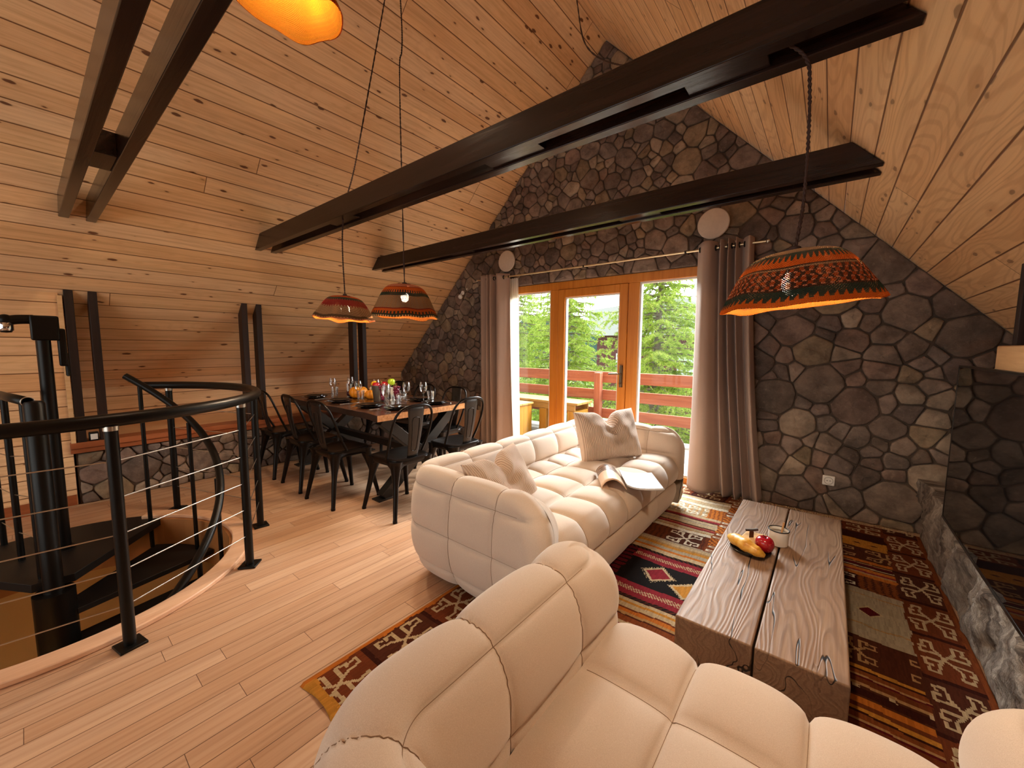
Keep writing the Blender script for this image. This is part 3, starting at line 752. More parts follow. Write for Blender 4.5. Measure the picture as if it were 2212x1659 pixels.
def lamp(label, loc, r, hgt, pat, tilt, rz, cordpts, inner, wave, group):
    """loc: centre of the lower rim"""
    root = thing('pendant_lamp', label, 'lamp', loc, 0, group)
    nu, nv = 480, 64; m = MB(); prof = bez([(.18, 1.0, 0), (.40, .975, 0), (.57, .87, 0), (.71, .66, 0), (.84, .38, 0), (.95, .13, 0), (1.0, 0, 0)], nv)
    tot = len(prof); P = np.zeros((nu, tot, 3)); UV = np.zeros((nu, tot, 2))
    rot = Matrix.Rotation(rz, 3, 'Z') @ Matrix.Rotation(tilt, 3, 'Y')
    for i in range(nu):
        th = 2*PI*i/nu
        for j, (a, b, _) in enumerate(prof):
            k = 1-b; wv = wave*(math.sin(4*th+.6)*.7+math.sin(7*th+2)*.4)
            rr = r*a*(1+wv*k*.9); z = hgt*b*(1+.5*wv*k)+hgt*wv*.9*k*math.sin(2*th+1)
            P[i, j] = rot @ Vector((rr*math.cos(th), rr*math.sin(th), z)); UV[i, j] = (i/nu, j/tot)
    for i in range(nu):
        pass
    m.grid(P, closeu=True, uv=UV)
    m.fc = [pat(2*PI*(k // (tot-1)+.5)/nu, _TT(((k % (tot-1))+.5)/(tot-1))) for k in range(len(m.f))]
    o = m.build('lamp_shade', [M_SHADE, inner], root, smooth=180)
    md = o.modifiers.new('th', 'SOLIDIFY'); md.thickness = .006; md.offset = -1; md.material_offset = 1; md.material_offset_rim = 0
    top = rot @ Vector((0, 0, hgt))
    m = MB(); m.lathe([(.001, -.012), (.022*r/.28, -.012), (.02*r/.28, .015), (.008, .02)], 20, top); m.lathe([(r*.19, -.004), (r*.19, .004)], 30, top); m.build('cap', M_CORD, root, smooth=40)
    m = MB(); m.tube([top, top+Vector((0, 0, -.06))], .018, 12); m.build('bulb_holder', M_BLACK, root, smooth=40)
    m = MB(); m.ball(top+Vector((0, 0, -.10)), .032, 18, 12, (1, 1, 1.25)); m.build('bulb', M_BULB, root, smooth=180)
    pts = [Vector(p)-Vector(loc) for p in cordpts]; pts[-1] = top
    pts = bez(pts, 160); m = MB()
    for ph in (0, PI):
        q = []
        L = 0
        for i, p in enumerate(pts):
            if i: L += (Vector(p)-Vector(pts[i-1])).length
            q.append((p[0]+.0028*math.cos(L*180+ph), p[1]+.0028*math.sin(L*180+ph), p[2]))
        m.tube(q, .0035, 6)
    m.build('cord', M_CORD, root, smooth=60)
    return root
def inner_mat(c): return attr_inner(c)
def attr_inner(c, edge=.80):
    t = NT('straw_inside'); u, v, _ = t.sep(t.uv())
    w = t.math('SINE', t.math('MULTIPLY', u, 2*PI*150)); w2 = t.math('SINE', t.math('MULTIPLY', v, 2*PI*46))
    wv = t.math('MULTIPLY', w, w2)
    cc = t.mix(t.range(v, edge, edge+.05), lin('#2e180b'), lin(c)); df = t.n('ShaderNodeBsdfDiffuse', {'Color': cc})  # inside painted dark to damp glow, brighter rim band stands for bulb-lit straw
    tr = t.n('ShaderNodeBsdfTransparent'); hl = t.math('MULTIPLY', t.range(wv, .25, .5), .6)
    tl = t.n('ShaderNodeBsdfTranslucent', {'Color': cc}); m1 = t.n('ShaderNodeMixShader', {0: .06, 1: df.outputs[0], 2: tl.outputs[0]})
    m2 = t.n('ShaderNodeMixShader', {0: hl, 1: m1.outputs[0], 2: tr.outputs[0]}); t.t.links.new(m2.outputs[0], t.out.inputs[0]); return t.m
IN_O, IN_Y = attr_inner('#6a3812'), attr_inner('#5a3208', .3)
GL = 'woven straw hanging lamps'
lamp('orange woven hanging lamp with a green toothed band, over the coffee table', (-.1, 1.62, 1.54), .228, .175, pat_orange, R(-5.5), R(35), [(-2.1, 3.55, 4.69), (-1.55, 2.75, 3.62), (-.95, 2.05, 2.86), (-.52, 1.62, 2.52), (-.25, 1.585, 2.40), (-.13, 1.60, 2.32), (-.105, 1.62, 2.2), (-.1, 1.62, 1.9), (-.1, 1.62, 1.74)], IN_O, .045, GL)
lamp('tan woven hanging lamp with orange and dark bands, right one over the dining table', (-2.76, 2.0, 1.635), .275, .265, pat_tan, R(2), R(10), [(-2.735, 2.0, 4.08), (-2.72, 2.0, 3.8), (-2.73, 2.0, 3.66), (-2.76, 2.0, 3.55), (-2.76, 2.0, 2.9), (-2.76, 2.0, 1.9)], IN_O, .065, GL)
lamp('small reddish woven hanging lamp, left one over the dining table', (-2.96, 1.59, 1.60), .215, .18, pat_red, R(3), R(60), [(-2.74, 1.89, 4.06), (-2.81, 1.78, 3.4), (-2.86, 1.66, 2.75), (-2.90, 1.60, 2.48), (-2.94, 1.59, 2.30), (-2.955, 1.59, 2.1), (-2.96, 1.59, 1.78)], IN_O, .08, GL)
lamp('yellow woven hanging lamp with an orange rim at the top edge', (-2.36, 1.0, 3.2), .277, .22, pat_yellow, R(6), R(40), [(-2.36, 1.0, 4.44), (-2.36, 1.0, 4.1), (-2.36, 1.0, 3.7), (-2.36, 1.0, 3.42)], IN_Y, .05, GL)
# ------------------------------------------------------------------ upholstered sofa and armchair
t = NT('cream_upholstery'); o = t.obj(); n1 = t.noise(o, 620, 2, .6); n2 = t.noise(o, 4, 3)
c = t.mix(t.range(n1, .35, .7), lin('#c8b3a0'), lin('#d7c5b4')); c = t.mix(t.math('MULTIPLY', n2, .3), c, lin('#cbb6a2'))
t.bsdf(Base_Color=c, Roughness=.88, Sheen_Weight=.35, Sheen_Roughness=.5, Specular_IOR_Level=.25, Normal=t.bump(n1, .12, .0015)); M_SOFA = t.m

M_SEAM = simple('seam_thread', '#8f745d', .9)  # stitching thread, coloured dark to stand in for crease shade as well
def cellf(x, p=2.4, q=.42): return np.power(np.clip(1-np.abs(2*(x % 1.0)-1)**p, 0, 1), q)
def seamcell(pos, seams):
    """0 on a seam, 1 between seams"""
    s = np.asarray(seams); i = np.clip(np.searchsorted(s, pos)-1, 0, len(s)-2)
    return cellf(np.clip((pos-s[i])/(s[i+1]-s[i]), 1e-4, 1-1e-4))
def grid_normals(P):
    du = np.gradient(P, axis=0); dv = np.gradient(P, axis=1); n = np.cross(du, dv); return n/(np.linalg.norm(n, axis=2, keepdims=True)+1e-9)

def upholstered(root, W, D, H, t, ncell_w, ncell_d, ncell_seat, seat_rows, seatz=.455, Bs=.026, Bt=.055, rc=.26):
    # shell: arms and back as one padded wall
    hw = W/2-t/2; yb = -D/2+t/2; yf = D/2
    prof = np.array(bez([(-t/2+.02, .25, 0), (-t/2, .38, 0), (-t/2-.006, .50, 0), (-t/2+.012, H-.10, 0), (-t*.27, H-.022, 0), (0, H, 0), (t*.28, H-.02, 0), (t/2-.008, H-.11, 0), (t/2+.012, H-.3, 0), (t/2+.010, .26, 0), (t/2-.02, .13, 0), (t/2-.075, .045, 0), (t/2-.13, .02, 0)], 110))[:, :2]
    arc = np.concatenate([[0], np.cumsum(np.linalg.norm(np.diff(prof, axis=0), axis=1))])
    L1 = yf-(yb+rc); La = rc*PI/2; L2 = 2*(hw-rc); LT = 2*L1+2*La+L2
    ns = int(LT/.011); S = np.linspace(0, 1, ns)
    Rf = .20; P = np.zeros((ns, len(prof), 3)); SS = np.zeros((ns, len(prof)))
    for j, (n, z) in enumerate(prof):
        q = max(0, min(1, (z-(H-Rf))/Rf)); inset = Rf*(1-math.sqrt(max(0, 1-q*q)))+.05*max(0, (.13-z)/.13)**2
        s = inset+(LT-2*inset)*S
        dist = np.minimum(s-inset, LT-inset-s); k = np.clip(dist/.11, 0, 1); pin = np.sqrt(1-(1-k)**2)
        nn = n*pin; nn = np.where(dist < 1e-6, 0.0, nn)
        x = np.zeros(ns); y = np.zeros(ns)
        a = s <= L1; x[a] = hw+nn[a]; y[a] = yf-s[a]
        b = (s > L1) & (s <= L1+La); th = (s[b]-L1)/rc
        x[b] = hw-rc+(rc+nn[b])*np.cos(th); y[b] = yb+rc-(rc+nn[b])*np.sin(th)
        c_ = (s > L1+La) & (s <= L1+La+L2); x[c_] = hw-rc-(s[c_]-L1-La); y[c_] = yb-nn[c_]
        d = (s > L1+La+L2) & (s <= L1+2*La+L2); th = (s[d]-L1-La-L2)/rc
        x[d] = -hw+rc-(rc+nn[d])*np.sin(th); y[d] = yb+rc-(rc+nn[d])*np.cos(th)
        e = s > L1+2*La+L2; x[e] = -hw-nn[e]; y[e] = yb+rc+(s[e]-(L1+2*La+L2))
        P[:, j, 0] = x; P[:, j, 1] = y; P[:, j, 2] = z; SS[:, j] = s
    N = grid_normals(P)
    mid = len(prof)//2; 
    if N[ns//2, mid, 2] < 0: N = -N
    m1 = L1+La*.5
    seams = list(np.linspace(-.02, m1, ncell_d+1))+list(np.linspace(m1, LT-m1, ncell_w+1))[1:]+list(np.linspace(LT-m1, LT+.02, ncell_d+1))[1:]
    zq = lambda f: arc[np.argmin([abs(v-f) for v in range(len(prof))])]
    def q_at(n0, z0): return arc[np.argmin(np.hypot(prof[:, 0]-n0, prof[:, 1]-z0))]
    qs = [-.01, q_at(-t/2, .47), q_at(-t*.30, H-.03), q_at(t/2-.01, H-.10), q_at(t/2, .36), q_at(t/2-.03, .13), arc[-1]+.05]
    cs = seamcell(SS, seams); cq = seamcell(np.broadcast_to(arc, SS.shape), qs)
    fade = np.clip(np.minimum(SS, LT-SS)/.12, 0, 1)
    P = P+N*((cs*cq-1)*Bs*fade)[..., None]
    MB().grid(P, capu=True).build('arms_and_back', M_SOFA, root, smooth=180)
    sm = MB(); jm = len(prof)//2
    for s_ in seams[1:-1]:
        line = [[np.interp(s_, SS[:, j], P[:, j, k]+N[:, j, k]*.0004) for k in range(3)] for j in range(6, len(prof)-8)]; sm.tube(line, .0011, 5)
    for q_ in qs[1:-1]:
        j = int(np.argmin(np.abs(arc-q_))); line = [[np.interp(q_, arc, P[i, :, k]+N[i, :, k]*.0004) for k in range(3)] for i in range(12, ns-12)]; sm.tube(line, .0011, 5)
    sm.build('seam_stitching', M_SEAM, root)
    # seat cushion
    iw = W/2-t+.012; y0 = -D/2+t-.03; yF = D/2-.015
    pr = np.array(bez([(y0, seatz-.02, 0), (y0+.06, seatz, 0), ((y0+yF)/2, seatz+.004, 0), (yF-.13, seatz, 0), (yF-.045, seatz-.03, 0), (yF-.002, seatz-.10, 0), (yF, seatz-.16, 0), (yF-.012, .262, 0), (yF-.035, .238, 0)], 120))[:, :2]
    pa = np.concatenate([[0], np.cumsum(np.linalg.norm(np.diff(pr, axis=0), axis=1))])
    nu = int(2*iw/.010); U = np.linspace(-iw, iw, nu); P = np.zeros((nu, len(pr), 3)); P[:, :, 0] = U[:, None]; P[:, :, 1] = pr[None, :, 0]; P[:, :, 2] = pr[None, :, 1]
    N = grid_normals(P); 
    if N[nu//2, len(pr)//3, 2] < 0: N = -N
    top_end = pa[np.argmin(np.hypot(pr[:, 0]-(yF-.05), pr[:, 1]-(seatz-.03)))]
    rows = list(np.linspace(-.12, top_end-.27, seat_rows))+[top_end+.22] if seat_rows > 1 else [-.02, top_end+.2]
    us = np.linspace(-iw-.01, iw+.01, ncell_seat+1)
    cu = seamcell(np.broadcast_to(U[:, None], P.shape[:2]), us); cv = seamcell(np.clip(np.broadcast_to(pa, P.shape[:2]), rows[0], rows[-1]-1e-4), rows+[rows[-1]+.3])
    front = np.clip((pa-(top_end-.02))/.16, 0, 1)[None, :]
    amp = Bt*(1-.75*front)
    P = P+N*((cu*cv-1)*amp+amp*.45)[..., None]
    MB().grid(P).build('seat', M_SOFA, root, smooth=180)
    sm = MB()
    for u_ in us[1:-1]:
        sm.tube([[np.interp(u_, U, P[:, j, k]+N[:, j, k]*.0004) for k in range(3)] for j in range(2, len(pr)-2)], .0011, 5)
    for r_ in rows[1:-1]:
        sm.tube([[np.interp(r_, pa, P[i, :, k]+N[i, :, k]*.0004) for k in range(3)] for i in range(2, nu-2)], .0011, 5)
    sm.build('seat_stitching', M_SEAM, root)
    # plinth skirt below the seat
    pr = np.array(bez([(yF-.035, .242, 0), (yF-.012, .215, 0), (yF-.008, .15, 0), (yF-.03, .07, 0), (yF-.075, .02, 0), (yF-.3, .012, 0)], 40))[:, :2]
    P = np.zeros((nu, len(pr), 3)); P[:, :, 0] = U[:, None]; P[:, :, 1] = pr[None, :, 0]; P[:, :, 2] = pr[None, :, 1]
    cu = seamcell(np.broadcast_to(U[:, None], P.shape[:2]), np.linspace(-iw-.01, iw+.01, max(3, ncell_seat*2//3)+1)); P[:, :, 1] += (cu-1)*.008
    MB().grid(P).build('base', M_SOFA, root, smooth=180)

sofa = thing('sofa', 'long cream tufted sofa with its back to the dining table', 'sofa', (-1.465, 2.515, .012), R(-90))
upholstered(sofa, 2.30, 1.06, .69, .23, 6, 3, 7, 3, rc=.09)
arm = thing('armchair', 'wide cream tufted armchair in the foreground, its back to the viewer', 'armchair', (-.12, .73, .012), 0)
upholstered(arm, 1.32, 1.16, .72, .27, 3, 3, 3, 3, seatz=.45, Bt=.05, rc=.17)

# ------------------------------------------------------------------ throw pillows
t = NT('corduroy'); u, v, _ = t.sep(t.uv()); rib = t.math('SINE', t.math('MULTIPLY', u, 2*PI*46))
c = t.mix(t.range(rib, -.9, .3, 0, 1), lin('#b89a84'), lin('#d0b6a0')); t.bsdf(Base_Color=c, Roughness=.9, Sheen_Weight=.3, Normal=t.bump(rib, .6, .004)); M_CORD2 = t.m
def pillow(label, c, xdir, ydir, w, h, thick, chop):
    X = Vector(xdir).normalized(); Y = Vector(ydir); Y = (Y-X*Y.dot(X)).normalized(); Z = X.cross(Y)
    m = MB(); n = 56; nz_ = [random.uniform(0, 6.28) for _ in range(6)]
    for s in (1, -1):
        P = np.zeros((n, n, 3)); UV = np.zeros((n, n, 2))
        for i in range(n):
            for j in range(n):
                a, b = 2*i/(n-1)-1, 2*j/(n-1)-1
                ed = (1-abs(a)**2.6)*(1-abs(b)**2.6); th = thick*max(0, ed)**.45*.5
                pin = 1-.07*(1-abs(b)**2)*(abs(a)**4); pinb = 1-.07*(1-abs(a)**2)*(abs(b)**4)
                x = a*w/2*pin; y = b*h/2*pinb
                dip = chop*math.exp(-(a/.22)**2)*max(0, b+.25)**1.3
                y -= dip*.16*(1 if b > 0 else .3)
                th *= 1-.55*math.exp(-(a/.16)**2)*max(0, b+.2)*chop
                th += .012*ed*(math.sin(7*a+4*b+nz_[0])+math.sin(11*b-6*a+nz_[1])*.7+.6*math.sin(15*a+nz_[2])*max(0, b))
                q = X*x+Y*y+Z*(s*th); P[i, j] = q; UV[i, j] = (a*.5+.5, b*.5+.5)
        m.grid(P, uv=UV)
    o = m.build('throw_pillow', M_CORD2, smooth=180, weld=True); o.location = c
    return tag(o, label, 'pillow', 'ribbed throw pillows on the sofa')
pillow('ribbed beige pillow standing at the window end of the sofa, behind the magazine', (-1.42, 3.06, .665), (.42, .86, .0), (-.36, .08, .93), .62, .43, .20, .6)
pillow('ribbed beige pillow slumped inside the near end of the sofa, half hidden by the arm', (-1.50, 1.80, .545), (-.06, .98, .06), (-.5, .0, .85), .52, .46, .17, .4)

# ------------------------------------------------------------------ magazine
t = NT('magazine_page'); u, v, _ = t.sep(t.uv())
blk = t.n('ShaderNodeTexBrick', {'Vector': t.xyz(t.math('MULTIPLY', u, 3.0), t.math('MULTIPLY', v, 3.2), 0.0), 'Scale': 1.0, 'Mortar Size': .03, 'Color1': lin('#9aa3b8'), 'Color2': lin('#b9bdc8'), 'Mortar': lin('#c6c5c4')})
ln = t.math('SINE', t.math('MULTIPLY', v, 2*PI*42)); nn = t.noise(t.xyz(t.math('MULTIPLY', u, 60), t.math('MULTIPLY', v, 42), 0), 1.0, 2)
c = t.mix(t.math('MULTIPLY', t.range(t.math('MULTIPLY', ln, nn), .25, .4), .5), blk.outputs[0], lin('#6b7488'))
inb = t.math('MULTIPLY', t.range(u, .07, .08), t.range(u, .92, .93, 1, 0)); inb = t.math('MULTIPLY', inb, t.math('MULTIPLY', t.range(v, .06, .07), t.range(v, .93, .94, 1, 0)))
t.bsdf(Base_Color=t.mix(inb, lin('#c6c5c4'), c), Roughness=.35); M_PAGE = t.m
t = NT('magazine_cover'); u, v, _ = t.sep(t.uv()); c = t.mix(t.range(v, .58, .62), lin('#d9b79a'), t.ramp(t.noise(t.xyz(t.math('MULTIPLY', u, 9), t.math('MULTIPLY', v, 16), 0), 1.0, 3), [(.35, '#2c211a'), (.5, '#6b4a35'), (.65, '#b58e6e')]))
c = t.mix(t.math('MULTIPLY', t.range(v, .60, .62), t.range(v, .66, .64)), c, lin('#3a2a22')); t.bsdf(Base_Color=c, Roughness=.3); M_COVER = t.m
mag = thing('magazine', 'open magazine on the sofa seat with one half curled over', 'magazine', (-1.06, 2.53, .478), R(33))
# right half lies flat, left half curls back (local x across the spine, local y along the spine)
def sheet(x0, x1, n, f, y0, y1): 
    return [[(x0+(x1-x0)*i/(n-1), y0+(y1-y0)*j/9, f((i/(n-1)), j/9)) for j in range(10)] for i in range(n)]
P = np.array(sheet(0.0, .235, 24, lambda a, b: .030*math.exp(-a*5)+.004+.012*a*a, -.17, .17)); UVp = [[(i/23, j/9) for j in range(10)] for i in range(24)]
m = MB().grid(P, uv=UVp); o = m.build('flat_pages', M_PAGE, mag, smooth=180); md = o.modifiers.new('t', 'SOLIDIFY'); md.thickness = .006; md.offset = -1
pts = bez([(0, .012, 0), (-.035, .05, 0), (-.08, .075, 0), (-.13, .062, 0), (-.16, .025, 0), (-.15, .004, 0), (-.11, .002, 0)], 36)
P = np.array([[(p[0], -.17+.34*j/9, p[1]) for j in range(10)] for p in pts]); UVp = [[(i/(len(pts)-1), j/9) for j in range(10)] for i in range(len(pts))]
o = MB().grid(P, uv=UVp).build('curled_pages', M_COVER, mag, smooth=180); md = o.modifiers.new('t', 'SOLIDIFY'); md.thickness = .005

# ------------------------------------------------------------------ coffee table of two heavy timbers
t = NT('cracked_oak'); x, y, z = t.sep(t.obj()); oi = t.n('ShaderNodeObjectInfo').outputs['Random']; off = t.math('MULTIPLY', oi, 31)
low = t.noise(t.xyz(t.math('MULTIPLY', x, 6), t.math('ADD', t.math('MULTIPLY', y, 1.0), off), t.math('MULTIPLY', z, 7)), 1.0, 2, .5)
ring = t.math('SINE', t.math('ADD', t.math('MULTIPLY', low, 95), t.math('MULTIPLY', x, 260)))
fine = t.noise(t.xyz(t.math('MULTIPLY', x, 150), t.math('MULTIPLY', y, 5), t.math('MULTIPLY', z, 150)), 1.0, 3)
big = t.noise(t.xyz(t.math('MULTIPLY', x, 3), t.math('MULTIPLY', y, 1.2), off), 1.0, 3)
c = t.ramp(t.math('ADD', t.math('MULTIPLY', big, .6), t.math('MULTIPLY', fine, .4)), [(.3, '#775a44'), (.5, '#8d6e55'), (.7, '#a5876b')])
c = t.mix(t.math('MULTIPLY', t.range(ring, .2, 1), .28), c, lin('#54392a'))
cr = t.noise(t.xyz(t.math('MULTIPLY', x, 8), t.math('ADD', t.math('MULTIPLY', y, .75), off), t.math('MULTIPLY', z, 4)), 1.0, 3, .5, .12)
gate = t.noise(t.xyz(t.math('MULTIPLY', x, 6), t.math('ADD', t.math('MULTIPLY', y, 2.2), 7.0), off), 1.0, 1)
crack = t.math('MULTIPLY', t.range(t.math('ABSOLUTE', t.math('SUBTRACT', cr, .5)), .0022, .0085, 1, 0), t.range(gate, .44, .54))
c = t.mix(crack, c, lin('#1a0f09'))
h = t.math('SUBTRACT', t.math('ADD', t.math('MULTIPLY', ring, .25), t.math('MULTIPLY', fine, .4)), t.math('MULTIPLY', crack, 3))
t.bsdf(Base_Color=c, Roughness=t.math('ADD', .42, t.math('MULTIPLY', fine, .2)), Specular_IOR_Level=.5, Normal=t.bump(h, .45, .003)); M_OAK = t.m
ct = thing('coffee_table', 'low coffee table of two heavy cracked oak timbers on the rug', 'table', (-.155, 2.43, .012))
for x0, x1 in ((-.277, -.004), (.004, .275)):
    m = MB(); n = 14
    m.b2((x0, -.81, 0), (x1, .81, .29)); m.build('timber', M_OAK, ct, bevel=.006, seg=3)
m = MB(); m.b2((-.22, -.7, .05), (.22, -.55, .2)); 
TZ = .302
# plate with pastry, cheese, knife and apple; mug with spoon
cx, cy = -.275, 2.42
t = thing('plate', 'small dark plate of food on the coffee table', 'plate', (cx, cy, TZ))
MB().lathe([(.05, 0), (.06, .002), (.085, .010), (.098, .016), (.096, .019), (.08, .013), (.05, .007), (.001, .007)], 40, capt=False).build('dish', simple('dark_glaze', '#171310', .25), t, smooth=50)
# croissant
cr = MB(); path = bez([(-.115, .03, .015), (-.08, .0, .032), (-.03, -.022, .042), (.03, -.028, .042), (.075, -.02, .032), (.10, .0, .018)], 44); n = len(path)
rad = [(.008+.030*math.sin(PI*min(1, max(0, (i+1)/(n+1))))**.75)*(1+.07*(1 if math.sin(i/n*26) > .2 else -.4)) for i in range(n)]
cr.tube(path, rad, 20, sy=.85)
tt = NT('golden_pastry'); nz = tt.noise(tt.obj(), 26, 4); gz = tt.sep(tt.n('ShaderNodeNewGeometry').outputs['Normal'])[2]
tt.bsdf(Base_Color=tt.ramp(nz, [(.3, '#b5701f'), (.5, '#dda23c'), (.7, '#efc46a')]), Roughness=.4, Normal=tt.bump(nz, .3, .004)); M_PASTRY = tt.m
o = cr.build('croissant', M_PASTRY, smooth=180); o.location = (cx-.015, cy-.035, TZ+.012); o.rotation_euler = (0, 0, R(-28)); tag(o, 'golden croissant lying on the plate on the coffee table', 'croissant')
# wedge of cheese/toast
m = MB(); m.prism([(-.085, -.035), (.03, -.04), (.075, .05), (-.02, .07)], 2, 0, .028)
o = m.build('toast_slice', simple('pale_toast', '#e2bd86', .8, var=.12, scale=60, bump=.4, bscale=150), bevel=.006); o.location = (cx+.0, cy+.05, TZ+.02); o.rotation_euler = (R(20), R(-6), R(8)); tag(o, 'pale slice of toast on the plate behind the croissant', 'toast')
t = thing('spreading_knife', 'small knife with a dark handle stuck in the toast', 'knife', (cx-.005, cy+.055, TZ+.038), R(20))
m = MB(); m.b2((-.011, -.0012, -.002), (.011, .0012, .05)); m.build('blade', M_BRONZE, t, bevel=.001)
m = MB(); m.tube([(-.03, 0, .052), (0, 0, .056), (.03, 0, .064)], .0065, 10); m.build('handle', simple('dark_handle', '#2c1a12', .5), t, smooth=50)
# apple
tt = NT('red_apple_skin'); nz = tt.noise(tt.obj(), 60, 3); b1 = tt.noise(tt.obj(), 9, 2)
tt.bsdf(Base_Color=tt.mix(tt.range(nz, .58, .72, 0, .5), tt.mix(b1, lin('#8c0d18'), lin('#b81425')), lin('#d9685c')), Roughness=.18, Coat_Weight=.4); M_APPLE = tt.m
def apple(name, mat, label, loc, r, group=None, stem=True, cat='apple'):
    t = thing(name, label, cat, loc, random.uniform(0, 6), group)
    pr = [(.001, .10), (.25, .03), (.55, .05), (.86, .35), (1.0, .85), (.97, 1.25), (.8, 1.6), (.5, 1.78), (.25, 1.74), (.10, 1.62), (.001, 1.55)]
    pp = bez([(a*r, b*r, 0) for a, b in pr], 50); MB().lathe([(max(1e-4, q[0]), q[1]) for q in pp], 32, capb=False, capt=False).build('skin', mat, t, smooth=180)
    if stem: m = MB(); m.tube([(0, 0, 1.5*r), (.01, 0, 1.75*r), (.03*r*10*.1, .01, 1.98*r)], .0022, 6); m.build('stem', M_CORD, t)
    return t
apple('apple', M_APPLE, 'shiny red apple on the plate on the coffee table', (cx+.062, cy+.015, TZ+.009), .045)
# enamel mug
mg = thing('enamel_mug', 'white enamel mug with a dark rim on the coffee table', 'mug', (-.165, 2.60, TZ), R(100))
M_ENAMEL = simple('white_enamel', '#e8e2d8', .2, var=.04)
MB().lathe([(.001, 0), (.040, 0), (.046, .004), (.0475, .02), (.0495, .086), (.0475, .086), (.0455, .02), (.038, .008), (.001, .008)], 40, capb=False, capt=False).build('cup', M_ENAMEL, mg, smooth=40)
m = MB(); m.tube([(.0495*math.cos(a), .0495*math.sin(a), .087) for a in [2*PI*i/40 for i in range(40)]], .0028, 8, closed=True); m.build('rim', M_BLACK, mg, smooth=60)
m = MB(); m.tube(bez([(.046, 0, .07), (.068, 0, .072), (.078, 0, .05), (.066, 0, .026), (.046, 0, .024)], 24), .0042, 8); m.build('handle', M_ENAMEL, mg, smooth=60)
MB().lathe([(.001, .07), (.047, .07)], 30, capb=False, capt=False).build('drink', simple('milky_drink', '#8f8477', .35), mg)
sp = thing('spoon', 'wooden spoon standing in the white enamel mug', 'spoon', (-.16, 2.605, TZ+.012), R(30))
m = MB(); m.tube([(.0, 0, 0), (.008, .0, .05), (.018, 0, .115)], [.004, .0045, .0055], 8); m.build('shaft', simple('light_wood', '#b98552', .6), sp, smooth=60)
m = MB(); m.ball((0, 0, 0), .012, 12, 8, (1, .5, 1.3)); m.build('bowl', simple('light_wood_bowl', '#b07c4a', .6), sp, smooth=180)

# ------------------------------------------------------------------ patchwork kilim rug
HK = [[(0, 0), (.5, .42), (.95, .42), (.95, .80), (.72, .80)], [(.22, .19), (.22, .92), (.55, .92), (.55, .70)]]
def hook(u, v):
    """hooked cross, u,v in 0..1"""
    x, y = abs(2*u-1), abs(2*v-1)
    for pl in HK:
        for (ax, ay), (bx_, by_) in zip(pl, pl[1:]):
            dx, dy = bx_-ax, by_-ay; k = max(0, min(1, ((x-ax)*dx+(y-ay)*dy)/(dx*dx+dy*dy)))
            if math.hypot(x-ax-k*dx, y-ay-k*dy) < .07: return True
    return False
K = {k: lin(v) for k, v in dict(rust='#75391d', rust2='#8c4a24', brown='#552a1a', dkbr='#3c170e', red='#8e2630', wine='#5e141c', black='#17100e', cream='#c9b08a', white='#e8dcc4', grey='#b3a288', orange='#c9742a', ochre='#c98a35', tan='#b88f5e', pink='#b8604a').items()}
def h2(i, j): 
    v = math.sin(i*127.1+j*311.7)*43758.5453; return v-math.floor(v)
def stripes(t, cols):
    acc = 0; tot = sum(w for _, w in cols); t *= tot
    for c, w in cols:
        acc += w
        if t <= acc: return c
    return cols[-1][0]
def motif(x, y, cx0, cx1, cy0, cy1, fg, bg):
    u = (x-cx0)/(cx1-cx0); v = (y-cy0)/(cy1-cy0)
    return fg if 0 <= u < 1 and 0 <= v < 1 and hook(u, v) else bg
RX0, RX1, RY0, RY1 = -1.62, .603, .63, 4.10
def border(along, across, width, pitch=.335):
    """hooked crosses marching along the border"""
    k = math.floor(along/pitch); f = along/pitch-k
    bg = K['rust'] if (k % 3) else K['brown']
    if .10 < f < .84 and .15 < across/width < .92:
        return K['cream'] if hook((f-.10)/.74, (across/width-.15)/.77) else bg
    if f > .93: return K['dkbr']
    return bg
